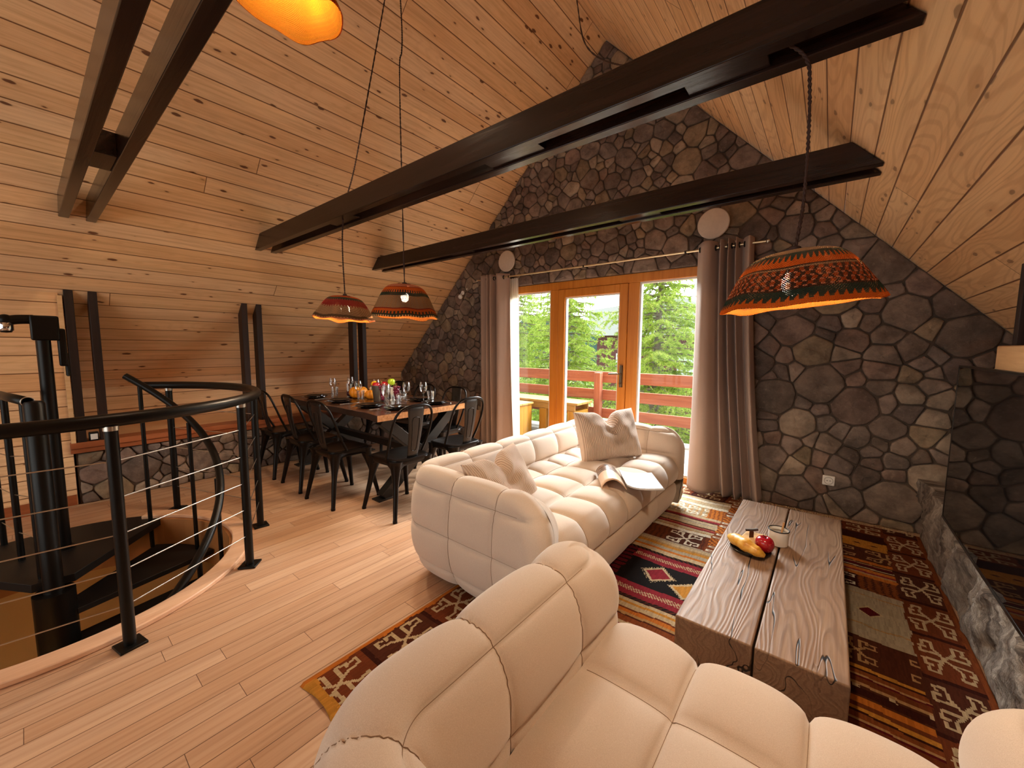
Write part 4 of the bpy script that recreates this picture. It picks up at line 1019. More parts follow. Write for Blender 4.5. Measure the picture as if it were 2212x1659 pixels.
def rug(x, y):
    e = min(x-RX0, RX1-x)
    if e < .028: return K['orange'] if x < 0 else K['rust2']
    if y-RY0 < .05: return K['ochre']
    if RX1-x < .213: return border(y, RX1-x, .213)
    if x-RX0 < .24: return border(y+.1, x-RX0, .24)
    if RY1-y < .20: return border(x+.12, RY1-y, .20, .27)
    if y-RY0 < .24: return border(x, y-RY0, .24)
    yl = y
    if x > -.17:                # right column
        if y > 3.76: return K['dkbr']
        if y > 3.61:
            d = abs(((x*11.0) % 1)-.5)+abs((y-3.685)*22); return K['brown'] if d < .28 else K['ochre']
        if y > 3.40: return motif(x % .24, y, .03, .21, 3.42, 3.59, K['tan'], K['brown'])
        if y > 3.15: return stripes((y-3.15)/.25, [(K['orange'], 2), (K['tan'], 1), (K['red'], 1), (K['orange'], 2), (K['dkbr'], .6), (K['cream'], .7), (K['dkbr'], .6), (K['wine'], 1.6), (K['tan'], .6), (K['dkbr'], .6), (K['orange'], 2)])
        if y > 2.97:
            if x < .215: return motif(x, y, .02, .205, 2.985, 3.145, K['white'], K['dkbr'])
            return K['rust2'] if (int((x+y)*42)+int((x-y)*42)) % 3 else K['brown']
        if y > 2.46:
            d = abs(x-.245)/.045+abs(y-2.73)/.045
            if d < 1: return K['wine']
            if d < 1.25: return K['cream']
            return K['grey'] if (abs(y-2.58-.008*math.sin(x*40)) > .006 and abs(y-2.9) > .004) else K['tan']
        if y > 2.22: return motif(x % .26, y, .1, .25, 2.25, 2.43, K['tan'], K['brown'])
        tt = (y-.87)/(2.22-.87)*5 % 1
        if abs(((x*9) % 1)-.5) < .1 and .42 < tt < .5: return K['cream']
        return stripes(tt, [(K['rust'], 1), (K['orange'], 1.6), (K['brown'], .5), (K['dkbr'], 2), (K['brown'], .6), (K['tan'], .8), (K['rust'], 1.4), (K['wine'], .5), (K['tan'], .5), (K['rust2'], 1.2), (K['dkbr'], .5), (K['ochre'], 1)])
    if x > -.60 and 2.84 < y:   # narrow strip of hooks between the columns
        k = math.floor((y-2.84)/.24); f = ((y-2.84)/.24) % 1
        if f < .5: return motif(x, f, -.59, -.30, .03, .48, K['white'], K['rust2'])
        return K['orange'] if (int(x*60)+int(y*60)) % 3 else K['rust']
    # left column
    if y > 3.88: return K['dkbr']
    if y > 3.66:
        return stripes((y-3.66)/.22, [(K['white'], 2), (K['grey'], .5), (K['cream'], 2), (K['tan'], .3), (K['white'], 2), (K['grey'], .3), (K['cream'], 1.5)])
    if y > 3.44:
        if x < -.72: return motif(x % .26, y, .02, .25, 3.45, 3.64, K['white'], K['grey'] if (int(x*50) % 2) else K['tan'])
        return K['orange'] if (int((x+y)*50)+int((x-y)*44)) % 3 else K['rust2']
    if y > 3.07: return stripes((y-3.07)/.37, [(K['white'], 1.2), (K['tan'], .4), (K['cream'], 1), (K['red'], .7), (K['pink'], .5), (K['brown'], .5), (K['cream'], 1.3), (K['grey'], .8), (K['cream'], .8), (K['brown'], .4), (K['red'], .8), (K['pink'], .4), (K['cream'], 1.2)])
    if y > 2.85:
        if -.86 < x < -.64: return motif(x, y, -.86, -.64, 2.86, 3.06, K['white'], K['brown'])
        return K['rust'] if (int((x+y)*46)+int((x-y)*40)) % 3 else K['brown']
    if y > 2.63: return stripes((y-2.63)/.22, [(K['cream'], 1.4), (K['orange'], .8), (K['grey'], 1.2), (K['ochre'], 1), (K['tan'], .6), (K['cream'], 1), (K['grey'], .8)])
    if y > 2.03:
        lx = x+.17
        if y > 2.60 or y < 2.06: return K['black'] if (int((x*1.0+(y if y > 2.3 else -y))*70) % 2) else K['brown']
        if x < -.95: return K['wine'] if (int(y*60) % 3) else K['black']
        if y > 2.48 or y < 2.19:
            yc = 2.54 if y > 2.3 else 2.125
            if abs(y-yc) < .020 and int((x*1.0+y*.8)*120) % 2: return K['cream']
            return K['red']
        # stepped diamonds
        best = K['black']
        for dx, dy, cc in ((-.745, 2.365, K['red']), (-.555, 2.29, K['ochre']), (-.365, 2.37, K['red'])):
            ax, ay = abs(x-dx), abs(y-dy); d = ax/.078+ay/.078 if True else 0
            if d < .95: best = cc
            elif d < 1.22: best = K['cream']
            elif d < 1.42 and int((x+y)*95) % 2 and int((x-y)*95) % 2: best = K['cream']
        return best
    if y > 1.88: return stripes((y-1.88)/.15, [(K['brown'], .5), (K['tan'], .8), (K['orange'], 1.2), (K['rust'], .5), (K['cream'], 1.5), (K['ochre'], .8), (K['cream'], 1)])
    tt = (y-.87)/(1.88-.87)*3 % 1
    if tt < .4: return motif(x % .3, tt, .03, .27, .04, .38, K['cream'], K['rust'])
    return stripes((tt-.4)/.6, [(K['tan'], 1), (K['orange'], 1), (K['brown'], .5), (K['red'], 1), (K['cream'], .7), (K['rust2'], 1)])
def build_rug():
    st = .0062; nx = int((RX1-RX0)/st); ny = int((RY1-RY0)/st)
    xs = np.linspace(RX0, RX1, nx+1); ys = np.linspace(RY0, RY1, ny+1)
    X, Y = np.meshgrid(xs, ys, indexing='ij')
    Z = .011+.0015*np.sin(X*9)*np.sin(Y*7)
    edge = np.minimum(np.minimum(X-RX0, RX1-X), np.minimum(Y-RY0, RY1-Y)); Z = np.where(edge < .001, .0015, Z)
    wob = np.where(X < RX0+.001, .006*np.sin(Y*11), 0)+np.where(Y < RY0+.001, 0, 0); 
    m = MB(); P = np.stack([X+wob, Y+np.where(Y < RY0+.001, .012*np.sin(X*16), 0), Z], axis=2); m.grid(P)
    cols = []
    for i in range(nx):
        for j in range(ny):
            x, y = (xs[i]+xs[i+1])/2, (ys[j]+ys[j+1])/2
            # slightly uneven hand weaving
            xx = x+.004*math.sin(y*23)+.003*math.sin(y*61); yy = y+.005*math.sin(x*17+2)
            c = rug(min(max(xx, RX0+.001), RX1-.001), min(max(yy, RY0+.001), RY1-.001)); f = .66+.24*h2(i, j // 6)
            cols.append((c[0]*f, c[1]*f, c[2]*f, 1))
    m.fc = cols
    o = m.build('weave', attr_mat('kilim_wool', .95, 420, .5, .4, .1), ROOTR, smooth=180)
ROOTR = thing('kilim_rug', 'large patchwork kilim rug in rust, black and cream under the sofa and coffee table', 'rug', (0, 0, 0))
build_rug()
m = MB()
for i in range(150):
    x = RX0+.03+(RX1-RX0-.06)*i/149+random.gauss(0, .003); y = RY1
    dx = random.gauss(0, .012); L = random.uniform(.03, .055)
    m.tube(bez([(x, y-.004, .009), (x+dx*.4, y+L*.4, .012+random.random()*.012), (x+dx, y+L*.8, .009), (x+dx*1.5+random.gauss(0, .01), y+L, .006)], 6), .0022, 5)
f = m.build('fringe', simple('cream_yarn', '#cbb48f', .9), ROOTR, smooth=60); f['kind'] = 'stuff'
# ------------------------------------------------------------------ dining table
TX0, TX1, TY0, TY1, TT = -4.97, -3.0, 1.89, 2.93, .80
dt = thing('dining_table', 'dark-topped dining table on crossed metal legs, laid for eight', 'table', ((TX0+TX1)/2, (TY0+TY1)/2, 0))
t = NT('table_slab'); x, y, z = t.sep(t.obj()); g = t.noise(t.xyz(t.math('MULTIPLY', x, 2), t.math('MULTIPLY', y, 40), t.math('MULTIPLY', z, 40)), 1.0, 4)
nz = t.sep(t.n('ShaderNodeNewGeometry').outputs['Normal'])[2]
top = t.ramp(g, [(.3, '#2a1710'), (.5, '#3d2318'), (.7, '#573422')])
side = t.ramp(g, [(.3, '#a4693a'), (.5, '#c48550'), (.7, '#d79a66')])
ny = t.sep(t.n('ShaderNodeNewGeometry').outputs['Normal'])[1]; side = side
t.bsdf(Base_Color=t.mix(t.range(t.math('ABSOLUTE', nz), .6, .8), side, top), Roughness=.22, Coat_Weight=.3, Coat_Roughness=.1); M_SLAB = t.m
hx, hy = (TX1-TX0)/2, (TY1-TY0)/2
# live edge along the long sides
poly = []
for i in range(26):
    k = i/25; poly.append((-hx+2*hx*k, -hy+.012*math.sin(9*k+1)+.007*math.sin(23*k)))
for i in range(26):
    k = i/25; poly.append((hx-2*hx*k, hy+.012*math.sin(8*k+2)))
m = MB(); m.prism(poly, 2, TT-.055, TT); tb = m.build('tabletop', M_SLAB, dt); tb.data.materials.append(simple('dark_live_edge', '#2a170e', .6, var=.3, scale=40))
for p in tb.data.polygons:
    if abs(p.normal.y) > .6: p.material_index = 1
M_LEGMETAL = simple('dark_leg_metal', '#3a3531', .42, .75, var=.15, scale=40)
for sx in (-1, 1):
    x = hx-.125 if sx > 0 else -(hx-.20)
    for s in (-1, 1):
        m = MB(); m.bar((x, -s*(hy-.12), .02), (x, s*(hy-.12), TT-.062), .05, .10, up=(1, 0, 0)) if False else None
        a = Vector((x+.0*s, -s*(hy-.10), .015)); b = Vector((x, s*(hy-.10), TT-.065)); d = (b-a).normalized(); w = Vector((0, d.z, -d.y))*.05
        off = .0015*s
        pts = [(a-w), (a+w), (b+w), (b-w)]
        m = MB(); m.prism([(p.y, p.z) for p in pts], 0, x-.045+off, x+.045+off); m.build('leg', M_LEGMETAL, dt, bevel=.004)
        m = MB(); m.b2((x-.06, -s*(hy-.10)-.075, .0), (x+.06, -s*(hy-.10)+.075, .014)); m.build('foot_plate', M_LEGMETAL, dt, bevel=.002)
m = MB(); m.b2((-hx+.19, -.035, TT/2-.065), (hx-.19, .035, TT/2+.0)); m.build('stretcher', M_LEGMETAL, dt, bevel=.003)

# ------------------------------------------------------------------ metal chairs
M_CHAIR = simple('chair_gunmetal', '#1d1815', .33, .78, var=.2, scale=20)
M_CHAIR_S = simple('chair_gunmetal_splat', '#3a3430', .4, .7, var=.15, scale=20)
def make_chair():
    root = thing('dining_chair', 'chair', 'chair', (0, 0, 0), 0, 'black metal dining chairs')
    # seat: dished sheet with a rolled rim (front +y)
    def outline(n, sx, sy, cy=0.0):
        out = []
        for i in range(n):
            a = 2*PI*i/n; c, s = math.cos(a), math.sin(a)
            x = math.copysign(abs(c)**.38, c); y = math.copysign(abs(s)**.38, s)
            wx = sx*(1.0+.06*y); out.append((wx*x, sy*y+cy))
        return out
    m = MB(); rings = [(.178, .178, .425), (.186, .186, .432), (.190, .190, .470), (.188, .188, .480), (.178, .178, .485), (.165, .165, .482), (.10, .10, .477), (.02, .02, .476)]
    n = 64; m.grid([[(*outline(n, a, b)[k], z) for k in range(n)] for a, b, z in rings], closev=True); m.f.append(tuple(len(m.v)-n+k for k in range(n))); m.fc.append(None); m.mi.append(0)
    m.build('seat', M_CHAIR, root, smooth=50)
    # legs: pressed sheet, broad where they meet the seat, tapering to the feet
    for sx in (-1, 1):
        for sy in (-1, 1):
            pts = bez([(sx*.150, sy*.150, .468), (sx*.152, sy*.152, .43), (sx*.163, sy*.163, .36), (sx*.182, sy*.185, .24), (sx*.222, sy*.226, .012)], 24)
            rr = []
            for p in pts:
                k = (p[2]-.012)/.456
                rr.append(.0165+.011*k+.028*max(0, (k-.55)/.45)**1.5)
            m = MB(); m.tube(pts, rr, 14); 
            m.tube([(pts[-1][0], pts[-1][1], .0), (pts[-1][0]*.999, pts[-1][1]*.999, .02)], .0185, 14)
            m.build('leg', M_CHAIR, root, smooth=50)
    # apron between the legs, arched
    for k in range(4):
        a = [(-.15+.3*i/16, .183, .0) for i in range(17)]; row = []
        for p in a:
            q = abs(p[0])/.15; zb = .445-.065*q**3; row.append([(p[0], p[1], .468), (p[0], p[1]+.004, zb)])
        rot = Matrix.Rotation(k*PI/2, 4, 'Z'); row = [[tuple(rot @ Vector(v)) for v in r] for r in row]
        m = MB(); m.grid(row); o = m.build('apron', M_CHAIR, root, smooth=60); md = o.modifiers.new('t', 'SOLIDIFY'); md.thickness = .004
    # bent tube back
    half = [(-.178, -.055, .478), (-.190, -.115, .60), (-.196, -.165, .73), (-.183, -.20, .83), (-.145, -.222, .89), (-.08, -.233, .917), (0, -.236, .922)]
    pts = bez(half+[(-p[0], p[1], p[2]) for p in half[-2::-1]], 72); m = MB(); m.tube(pts, .0105, 10); m.build('back_frame', M_CHAIR, root, smooth=60)
    # splat
    P = []; Q = []
    for i in range(13):
        k = i/12; z = .47+.445*k; y = -.165-.070*k-.012*math.sin(PI*k); w = .052+.030*k**1.2
        P.append([(w*(2*j/8-1), y+.006*(2*j/8-1)**2, z) for j in range(9)])
    o = MB().grid(P).build('back_splat', M_CHAIR_S, root, smooth=180); md = o.modifiers.new('t', 'SOLIDIFY'); md.thickness = .005; md.offset = 0
    loop = []
    for (x, k) in [(-.026, .2), (-.029, .35), (-.033, .55), (-.036, .72), (-.030, .78), (0, .80), (.030, .78), (.036, .72), (.033, .55), (.029, .35), (.026, .2), (.018, .155), (0, .15), (-.018, .155)]:
        loop.append((x, -.165-.070*k-.012*math.sin(PI*k), .47+.445*k))
    m = MB(); 
    for s in (-1, 1): m.tube([(p[0], p[1]+s*.0035, p[2]) for p in loop], .0028, 6, closed=True)
    m.build('embossed_line', M_CHAIR_S, o, smooth=60)
    return root
ch0 = make_chair()
CH = [((-4.67, 1.79), 0, 'black metal chair on the railing side of the table, nearest the low stone wall'),
      ((-4.05, 1.80), R(-2), 'black metal chair on the railing side of the table, middle one of three'),
      ((-3.45, 1.785), R(3), 'black metal chair on the railing side of the table, nearest the sofa corner'),
      ((-2.83, 1.985), R(90), 'black metal chair at the table end, right behind the near sofa arm'),
      ((-2.83, 2.625), R(88), 'black metal chair at the table end, beside the left curtain'),
      ((-3.42, 2.97), R(180), 'black metal chair on the stone gable side, closest to the curtain'),
      ((-3.98, 2.98), R(181), 'black metal chair on the stone gable side, middle one, mostly behind the table'),
      ((-4.53, 2.97), R(178), 'black metal chair on the stone gable side, far corner at the knee wall')]
for i, (p, rz, lab) in enumerate(CH):
    if i == 0: ch0.location = (*p, 0); ch0.rotation_euler = (0, 0, rz); ch0['label'] = lab
    else: dup(ch0, (*p, 0), rz, lab)

# ------------------------------------------------------------------ place settings
M_PLATE = simple('black_plate_glaze', '#15110f', .18, 0, Coat_Weight=.3)
def lathe_obj(name, prof, mat, seg=32, n=60, raw=False):
    pp = prof if raw else [(max(1e-4, q[0]), q[1]) for q in bez([(a, b, 0) for a, b in prof], n)]
    return MB().lathe(pp, seg, capb=False, capt=False).build(name, mat, smooth=60)
pl0 = lathe_obj('dinner_plate', [(.001, .004), (.07, .004), (.075, .0), (.08, .002), (.12, .013), (.132, .020), (.131, .023), (.118, .018), (.085, .009), (.07, .008), (.001, .008)], M_PLATE, 48, raw=True)
sp0 = lathe_obj('side_plate', [(.001, .004), (.05, .004), (.055, .0), (.06, .002), (.094, .014), (.103, .020), (.102, .023), (.09, .018), (.06, .009), (.001, .008)], M_PLATE, 48, raw=True)
tb0 = lathe_obj('water_tumbler', [(.001, 0), (.032, 0), (.034, .004), (.037, .05), (.042, .115), (.0395, .115), (.035, .05), (.031, .012), (.001, .012)], M_TUMBLER, 18, raw=True)
wg0 = thing('wine_glass', 'g', 'glass')
MB().lathe([(.001, .003), (.034, .001), (.035, .003), (.010, .008), (.0045, .016), (.004, .05), (.0045, .085), (.010, .095)], 24, capb=False, capt=False).build('stem', M_TUMBLER, wg0, smooth=70)
MB().lathe([(.001, .094), (.010, .095)]+[(q[0], q[1]) for q in bez([(.010, .095, 0), (.030, .115, 0), (.041, .150, 0), (.041, .18, 0), (.034, .215, 0)], 24)], 28, capb=False, capt=False).build('bowl', M_TUMBLER, wg0, smooth=70)
fk0 = thing('fork', 'f', 'fork')
m = MB(); m.b2((-.006, -.10, .0), (.006, .03, .003)); m.build('handle', M_STEEL, fk0, bevel=.001)
m = MB(); m.b2((-.012, .03, .0), (.012, .05, .003))
for x in (-.0105, -.0035, .0035, .0105): m.b2((x-.0017, .05, 0), (x+.0017, .095, .003))
m.build('tines', M_STEEL, fk0)
kn0 = thing('table_knife', 'k', 'knife')
m = MB(); m.b2((-.006, -.10, 0), (.006, .0, .004)); m.build('handle', M_STEEL, kn0, bevel=.001)
m = MB(); m.prism([(-.007, .0), (.007, .0), (.009, .08), (.004, .11), (-.006, .11)], 2, 0, .002); m.build('blade', M_STEEL, kn0)
SEATN = ['railing-side seat nearest the low stone wall', 'middle railing-side seat', 'railing-side seat nearest the sofa', 'table end seat behind the sofa arm', 'table end seat beside the curtain', 'gable-side seat nearest the curtain', 'middle gable-side seat', 'gable-side seat at the knee wall']
SET = [(-4.62, 2.11, 0), (-4.05, 2.11, 0), (-3.50, 2.11, 0), (-3.20, 2.22, 90), (-3.20, 2.68, 90), (-3.52, 2.76, 180), (-4.07, 2.74, 180), (-4.62, 2.74, 180)]
first = True
for i, (x, y, a) in enumerate(SET):
    c, s = math.cos(R(a)), math.sin(R(a)); loc = lambda dx, dy, dz: (x+c*dx-s*dy, y+s*dx+c*dy, TT+dz)
    for j, (src, nm, cat, gr, d, rr) in enumerate(((pl0, 'large black dinner plate lying at the %s', 'plate', 'black dinner plates', (0, 0, .0005), 0), (sp0, 'small black plate on top, at the %s', 'plate', 'small black plates', (0, 0, .0115), 0),
            (tb0, 'clear straight water tumbler at the %s', 'glass', 'water tumblers on the dining table', (.10, .17, .0005), 0), (wg0, 'clear stemmed wine glass at the %s', 'glass', 'wine glasses on the dining table', (.005, .20, .0005), 0),
            (fk0, 'steel fork at the %s', 'fork', 'forks on the dining table', (-.155, .0, .0005), 4), (kn0, 'steel table knife at the %s', 'knife', 'knives on the dining table', (.155, .0, .0005), -3))):
        dx, dy, dz = d
        if a == 90: dx *= .92
        L = loc(dx+random.gauss(0, .006), dy+random.gauss(0, .006), dz)
        if i == 0: o = src; o.location = L; o.rotation_euler = (0, 0, R(a+rr))
        else: o = dup(src, L, R(a+rr+random.uniform(-3, 3)))
        tag(o, nm % SEATN[i], cat, gr)

# ------------------------------------------------------------------ fruit in the middle of the table
bk = thing('wine_cooler', 'grey metal bucket heaped with fruit in the middle of the dining table', 'bucket', (-3.83, 2.44, TT+.0005))
MB().lathe([(.001, 0), (.068, 0), (.070, .004), (.088, .165), (.092, .168), (.092, .172), (.086, .172), (.067, .008), (.001, .008)], 40, capb=False, capt=False).build('bucket', simple('brushed_metal', '#8d8880', .3, .85), bk, smooth=40)
MB().lathe([(.001, .12), (.083, .12)], 30, capb=False, capt=False).build('ice_tray', M_STEEL, bk)
bx, by, bz = -3.83, 2.44, TT+.125
M_LEM = simple('lemon_skin', '#e0a81c', .4, bump=.3, bscale=300); M_LIME = simple('green_apple_skin', '#a9c22c', .3); M_RED = M_APPLE
apple('apple', M_RED, 'red apple on the fruit bucket, next to the lemon', (bx-.0, by-.045, bz+.005), .042, 'apples on the fruit bucket', True)
apple('apple', M_RED, 'red apple on the fruit bucket, next to the green apple', (bx+.035, by+.035, bz+.012), .042, 'apples on the fruit bucket', True)
apple('apple', M_LIME, 'yellow-green apple on the fruit bucket, topmost on the grape side', (bx+.075, by+.095, bz+.045), .040, 'apples on the fruit bucket', True)
m = MB(); pp = bez([(.001, -.052, 0), (.010, -.047, 0), (.026, -.03, 0), (.036, 0, 0), (.026, .03, 0), (.010, .047, 0), (.001, .053, 0)], 24); m.lathe([(max(1e-4, q[0]), q[1]) for q in pp], 24, capb=False, capt=False)
o = m.build('lemon', M_LEM, smooth=180); o.location = (bx-.055, by-.035, bz+.055); o.rotation_euler = (R(70), 0, R(40)); tag(o, 'yellow lemon on the fruit bucket rim, beside the red apples', 'lemon')
tt = NT('dark_grape'); nz = tt.noise(tt.obj(), 50, 2); tt.bsdf(Base_Color=tt.mix(nz, lin('#4a0d22'), lin('#7c1c3a')), Roughness=.2, Coat_Weight=.3); M_GR = tt.m
def grapes(label, loc, n, length, spread):
    t = thing('grape_bunch', label, 'grapes', loc, 0, 'bunches of dark red grapes')
    m = MB(); 
    for i in range(n):
        k = (i+.5)/n; rr = spread*(1-.75*k)*math.sqrt(random.random()); a = i*2.4
        m.ball((rr*math.cos(a), rr*math.sin(a), -length*k), .0125, 12, 8)
    m.build('grapes', M_GR, t, smooth=180)
    s = MB(); s.tube(bez([(0, 0, -length*.9), (.0, 0, -.04), (-.01, 0, .02), (-.03, 0, .045)], 14), .003, 6); s.build('stalk', simple('stalk_green', '#6d6a2c', .7), t, smooth=60)
grapes('bunch of dark red grapes hanging down the side of the fruit bucket', (bx+.095, by-.03, bz+.055), 64, .155, .034)
grapes('bunch of dark red grapes hanging off the bucket rim below the green apple', (bx+.155, by+.10, bz+.035), 56, .13, .036)
ve = thing('white_vase', 'small white cone-shaped vase holding the green apple beside the bucket', 'vase', (bx+.085, by+.10, TT+.0005))
MB().lathe([(.001, 0), (.03, 0), (.03, .004), (.016, .02), (.02, .05), (.04, .14), (.043, .145), (.037, .145), (.017, .055), (.001, .05)], 30, capb=False, capt=False).build('body', M_ENAMEL, ve, smooth=40)
tt = NT('pumpkin_skin'); nz = tt.noise(tt.obj(), 14, 3); tt.bsdf(Base_Color=tt.mix(nz, lin('#d97a12'), lin('#f0a534')), Roughness=.35); M_PUMP = tt.m
def pumpkin(label, loc, r, fl=.72):
    t = thing('pumpkin', label, 'pumpkin', loc, random.uniform(0, 3), 'orange pumpkins on the dining table')
    P = []
    for i in range(80):
        th = 2*PI*i/80; row = []
        for j in range(25):
            ph = PI*j/24; rib = 1-.10*abs(math.sin(4.5*th))**.5*0-.09*(1-abs(math.sin(4.5*th)))**2
            rr = r*math.sin(ph)**.8*rib; z = r*fl*(-math.cos(ph))*(1-.22*math.exp(-(math.sin(ph)/.4)**2)); row.append((rr*math.cos(th), rr*math.sin(th), z+r*fl*.82))
        P.append(row)
    MB().grid(P, closeu=True).build('rind', M_PUMP, t, smooth=180)
    m = MB(); m.tube(bez([(0, 0, r*fl*1.5), (.004, 0, r*fl*1.8), (.02, .005, r*fl*2.05)], 8), [.011, .009, .009, .008, .007, .007, .007, .008, .008][:len(bez([(0, 0, 0), (.004, 0, .1), (.02, .005, .2)], 8))], 8); m.build('stalk', simple('dry_stalk', '#7a6a3a', .8), t, smooth=60)
pumpkin('large orange ribbed pumpkin in the middle of the dining table', (-4.24, 2.42, TT+.0005), .105)
pumpkin('small pale orange pumpkin between the big pumpkin and the fruit bucket', (-4.05, 2.47, TT+.0005), .07, .85)
m = MB(); m.ball((0, 0, .036), .036, 20, 12); o = m.build('plum', simple('dark_plum', '#3a1424', .3), smooth=180); o.location = (-4.40, 2.40, TT+.0005); tag(o, 'dark plum beside the large pumpkin on the dining table', 'plum')
# ------------------------------------------------------------------ stair opening, spiral staircase and guard railing
def ring(mb, r0, r1, z0, z1, a0=0, a1=2*PI, n=96, c=(SX, SY)):
    rows = []
    for i in range(n+1):
        a = a0+(a1-a0)*i/n; cs, sn = math.cos(a), math.sin(a)
        rows.append([(c[0]+r*cs, c[1]+r*sn, z) for r, z in ((r0, z0), (r0, z1), (r1, z1), (r1, z0))])
    full = abs(a1-a0-2*PI) < 1e-6
    if full: mb.grid(rows[:-1], closeu=True, closev=True)
    else: mb.grid(rows, closev=True, capu=True)
m = MB(); ring(m, RH-.012, RH+.10, 0, .028, R(-150), R(146)); struct(m.build('trim_4', M_CURB, bevel=.006), 'pale curved wooden kerb around the stair opening')
m = MB(); ring(m, RH-.03, RH-.002, -.34, .0, R(-150), R(215)); struct(m.build('trim_5', simple('fascia_board', '#a8703e', .5, var=.1, scale=6)), 'curved inner fascia of the stair opening')
M_TREAD = simple('dark_steel_tread', '#17120f', .55, .35, var=.15, scale=50)
sp = thing('spiral_staircase', 'black steel spiral staircase going down through the round floor opening', 'staircase', (SX, SY, -2.65))
ZB = 2.65
def P3(r, a, z): return (r*math.cos(a), r*math.sin(a), z+ZB)
m = MB(); m.lathe([(.043, 0), (.043, ZB+1.06), (.036, ZB+1.075), (.001, ZB+1.08)], 28, capt=False); m.build('centre_pole', M_BLACK, sp, smooth=40)
m = MB(); m.lathe([(.088, 0), (.088, ZB-.06)], 28); m.build('pole_sleeve', M_BLACK, sp, smooth=40)
def tread(a0, a1, z, r=.84, name='tread', th=.035):
    mb = MB(); n = max(4, int((a1-a0)/R(5))); poly = [(.09*math.cos(a0-.6), .09*math.sin(a0-.6))]
    for i in range(n+1): a = a0+(a1-a0)*i/n; poly.append((r*math.cos(a), r*math.sin(a)))
    poly.append((.09*math.cos(a1+.6), .09*math.sin(a1+.6)))
    mb.prism(poly, 2, z-th+ZB, z+ZB); return mb.build(name, M_TREAD, sp, bevel=.002)
tread(R(137), R(214), .002, .95, 'landing', .05)
A1 = 137
for k in range(1, 13):
    a1 = A1-32*(k-1)+2; tread(R(a1-36), R(a1), -.203*k)
# helical handrail and balusters
hz = lambda deg: 1.13-(143-deg)*.0102
pts = [P3(.82, R(d), hz(d)) for d in np.linspace(146, -30, 90)]
m = MB(); m.tube(pts, .024, 12); m.build('handrail', M_BLACK, sp, smooth=60)
for d, zb in ((139, -.203), (112, -.203), (78, -.406), (46, -.609)):
    m = MB(); m.tube([P3(.80, R(d), zb), P3(.80, R(d), hz(d)-.01)], .014, 10); m.build('baluster', M_BLACK, sp, smooth=60)
# short guard beside the landing
q0 = (-3.60-SX, -.02-SY); q1 = (-4.55-SX, -.20-SY)
L = lambda k, z: (q0[0]+(q1[0]-q0[0])*k, q0[1]+(q1[1]-q0[1])*k, z+ZB)
m = MB(); rr = [(L(-.10, 1.075)), L(.3, 1.075), L(1.2, 1.075)]; m.tube(rr, .026, 16, cap=False); o = m.build('landing_handrail', M_BLACK, sp, smooth=60); md = o.modifiers.new('t', 'SOLIDIFY'); md.thickness = .004
m = MB(); e = Vector(L(-.105, 1.075)); d = (Vector(L(0, 1))-Vector(L(1, 1))).normalized(); up = Vector((0, 0, 1)); sd = d.cross(up)
m.tube([e+sd*(.0255*math.cos(a))+up*(.0255*math.sin(a)) for a in [2*PI*i/24 for i in range(24)]], .003, 8, closed=True); m.build('rail_end_ring', M_STEEL, sp, smooth=60)
for k in (.0, .42, .85):
    m = MB(); m.tube([L(k, 0), L(k, 1.06)], .0165, 10); m.build('baluster', M_BLACK, sp, smooth=60)
for z in (.25, .5, .75):
    m = MB(); m.tube([L(0, z), L(.42, z-.06), L(1.1, z-.1)], .003, 6); m.build('cable', M_STEEL, sp, smooth=60)

# guard railing around the opening
gr = thing('stair_railing', 'black tubular guard railing with steel cables curving around the stair opening', 'railing', (SX, SY, 0))
RR = 1.06
def G(a, z, r=RR): return (r*math.cos(R(a)), r*math.sin(R(a)), z)
rail = [G(a, 1.065) for a in np.linspace(-75, 147, 110)]
m = MB(); m.tube(rail, .030, 14); m.build('handrail', M_BLACK, gr, smooth=60)
PA = (-62, -26, 11, 49, 83, 137)
CZ = (.20, .37, .54, .71, .88)
for a in PA:
    m = MB(); m.tube([G(a, .012), G(a, 1.045)], .0235, 16); po = m.build('post', M_BLACK, gr, smooth=60)
    rot = Matrix.Rotation(R(a), 3, 'Z'); c = Vector(G(a, .006)); m = MB(); m.box(c, (.10, .10, .012), rot); m.build('base_plate', M_BLACK, po, bevel=.003)
    m = MB(); m.lathe([(.027, 0), (.027, .02)], 16, (G(a, 1.02))); m.build('collar', M_STEEL, po, smooth=40)
for i in range(len(PA)-1):
    for z in CZ:
        m = MB(); m.tube([G(PA[i], z), G(PA[i+1], z)], .0028, 6); m.build('cable', M_STEEL, gr, smooth=60)
        if i >= 3:
            p = Vector(G(PA[i], z)).lerp(Vector(G(PA[i+1], z)), .12); q = Vector(G(PA[i], z)).lerp(Vector(G(PA[i+1], z)), .22)
            m = MB(); m.tube([p, p.lerp(q, .5), q], [.004, .009, .004], 8); m.build('turnbuckle', M_STEEL, gr, smooth=60)
# dark bracket pole with a chrome collar, behind the staircase
bp = thing('bracket_pole', 'dark upright pole with a swung-out bracket and chrome collar, far left', 'pole', (-4.02, .09, 0.002))
m = MB(); m.lathe([(.05, 0), (.05, .012), (.034, .02)], 20); m.build('foot', M_BLACK, bp, smooth=40)
m = MB(); m.tube([(0, 0, .01), (0, 0, 1.53)], .034, 16); m.build('shaft', M_BLACK, bp, smooth=60)
m = MB(); m.b2((-.05, -.05, 1.42), (.05, .075, 1.58)); m.b2((-.03, .06, 1.25), (.03, .10, 1.5)); m.b2((-.02, .085, 1.18), (.02, .105, 1.34)); m.build('clamp_block', M_BLACK, bp, bevel=.01)
m = MB(); m.tube(bez([(0, -.03, 1.555), (.0, -.10, 1.55), (.0, -.16, 1.535)], 10), [.03]*11, 14); m.ball((0, -.145, 1.545), .036, 16, 10); m.build('arm', M_BLACK, bp, smooth=60)
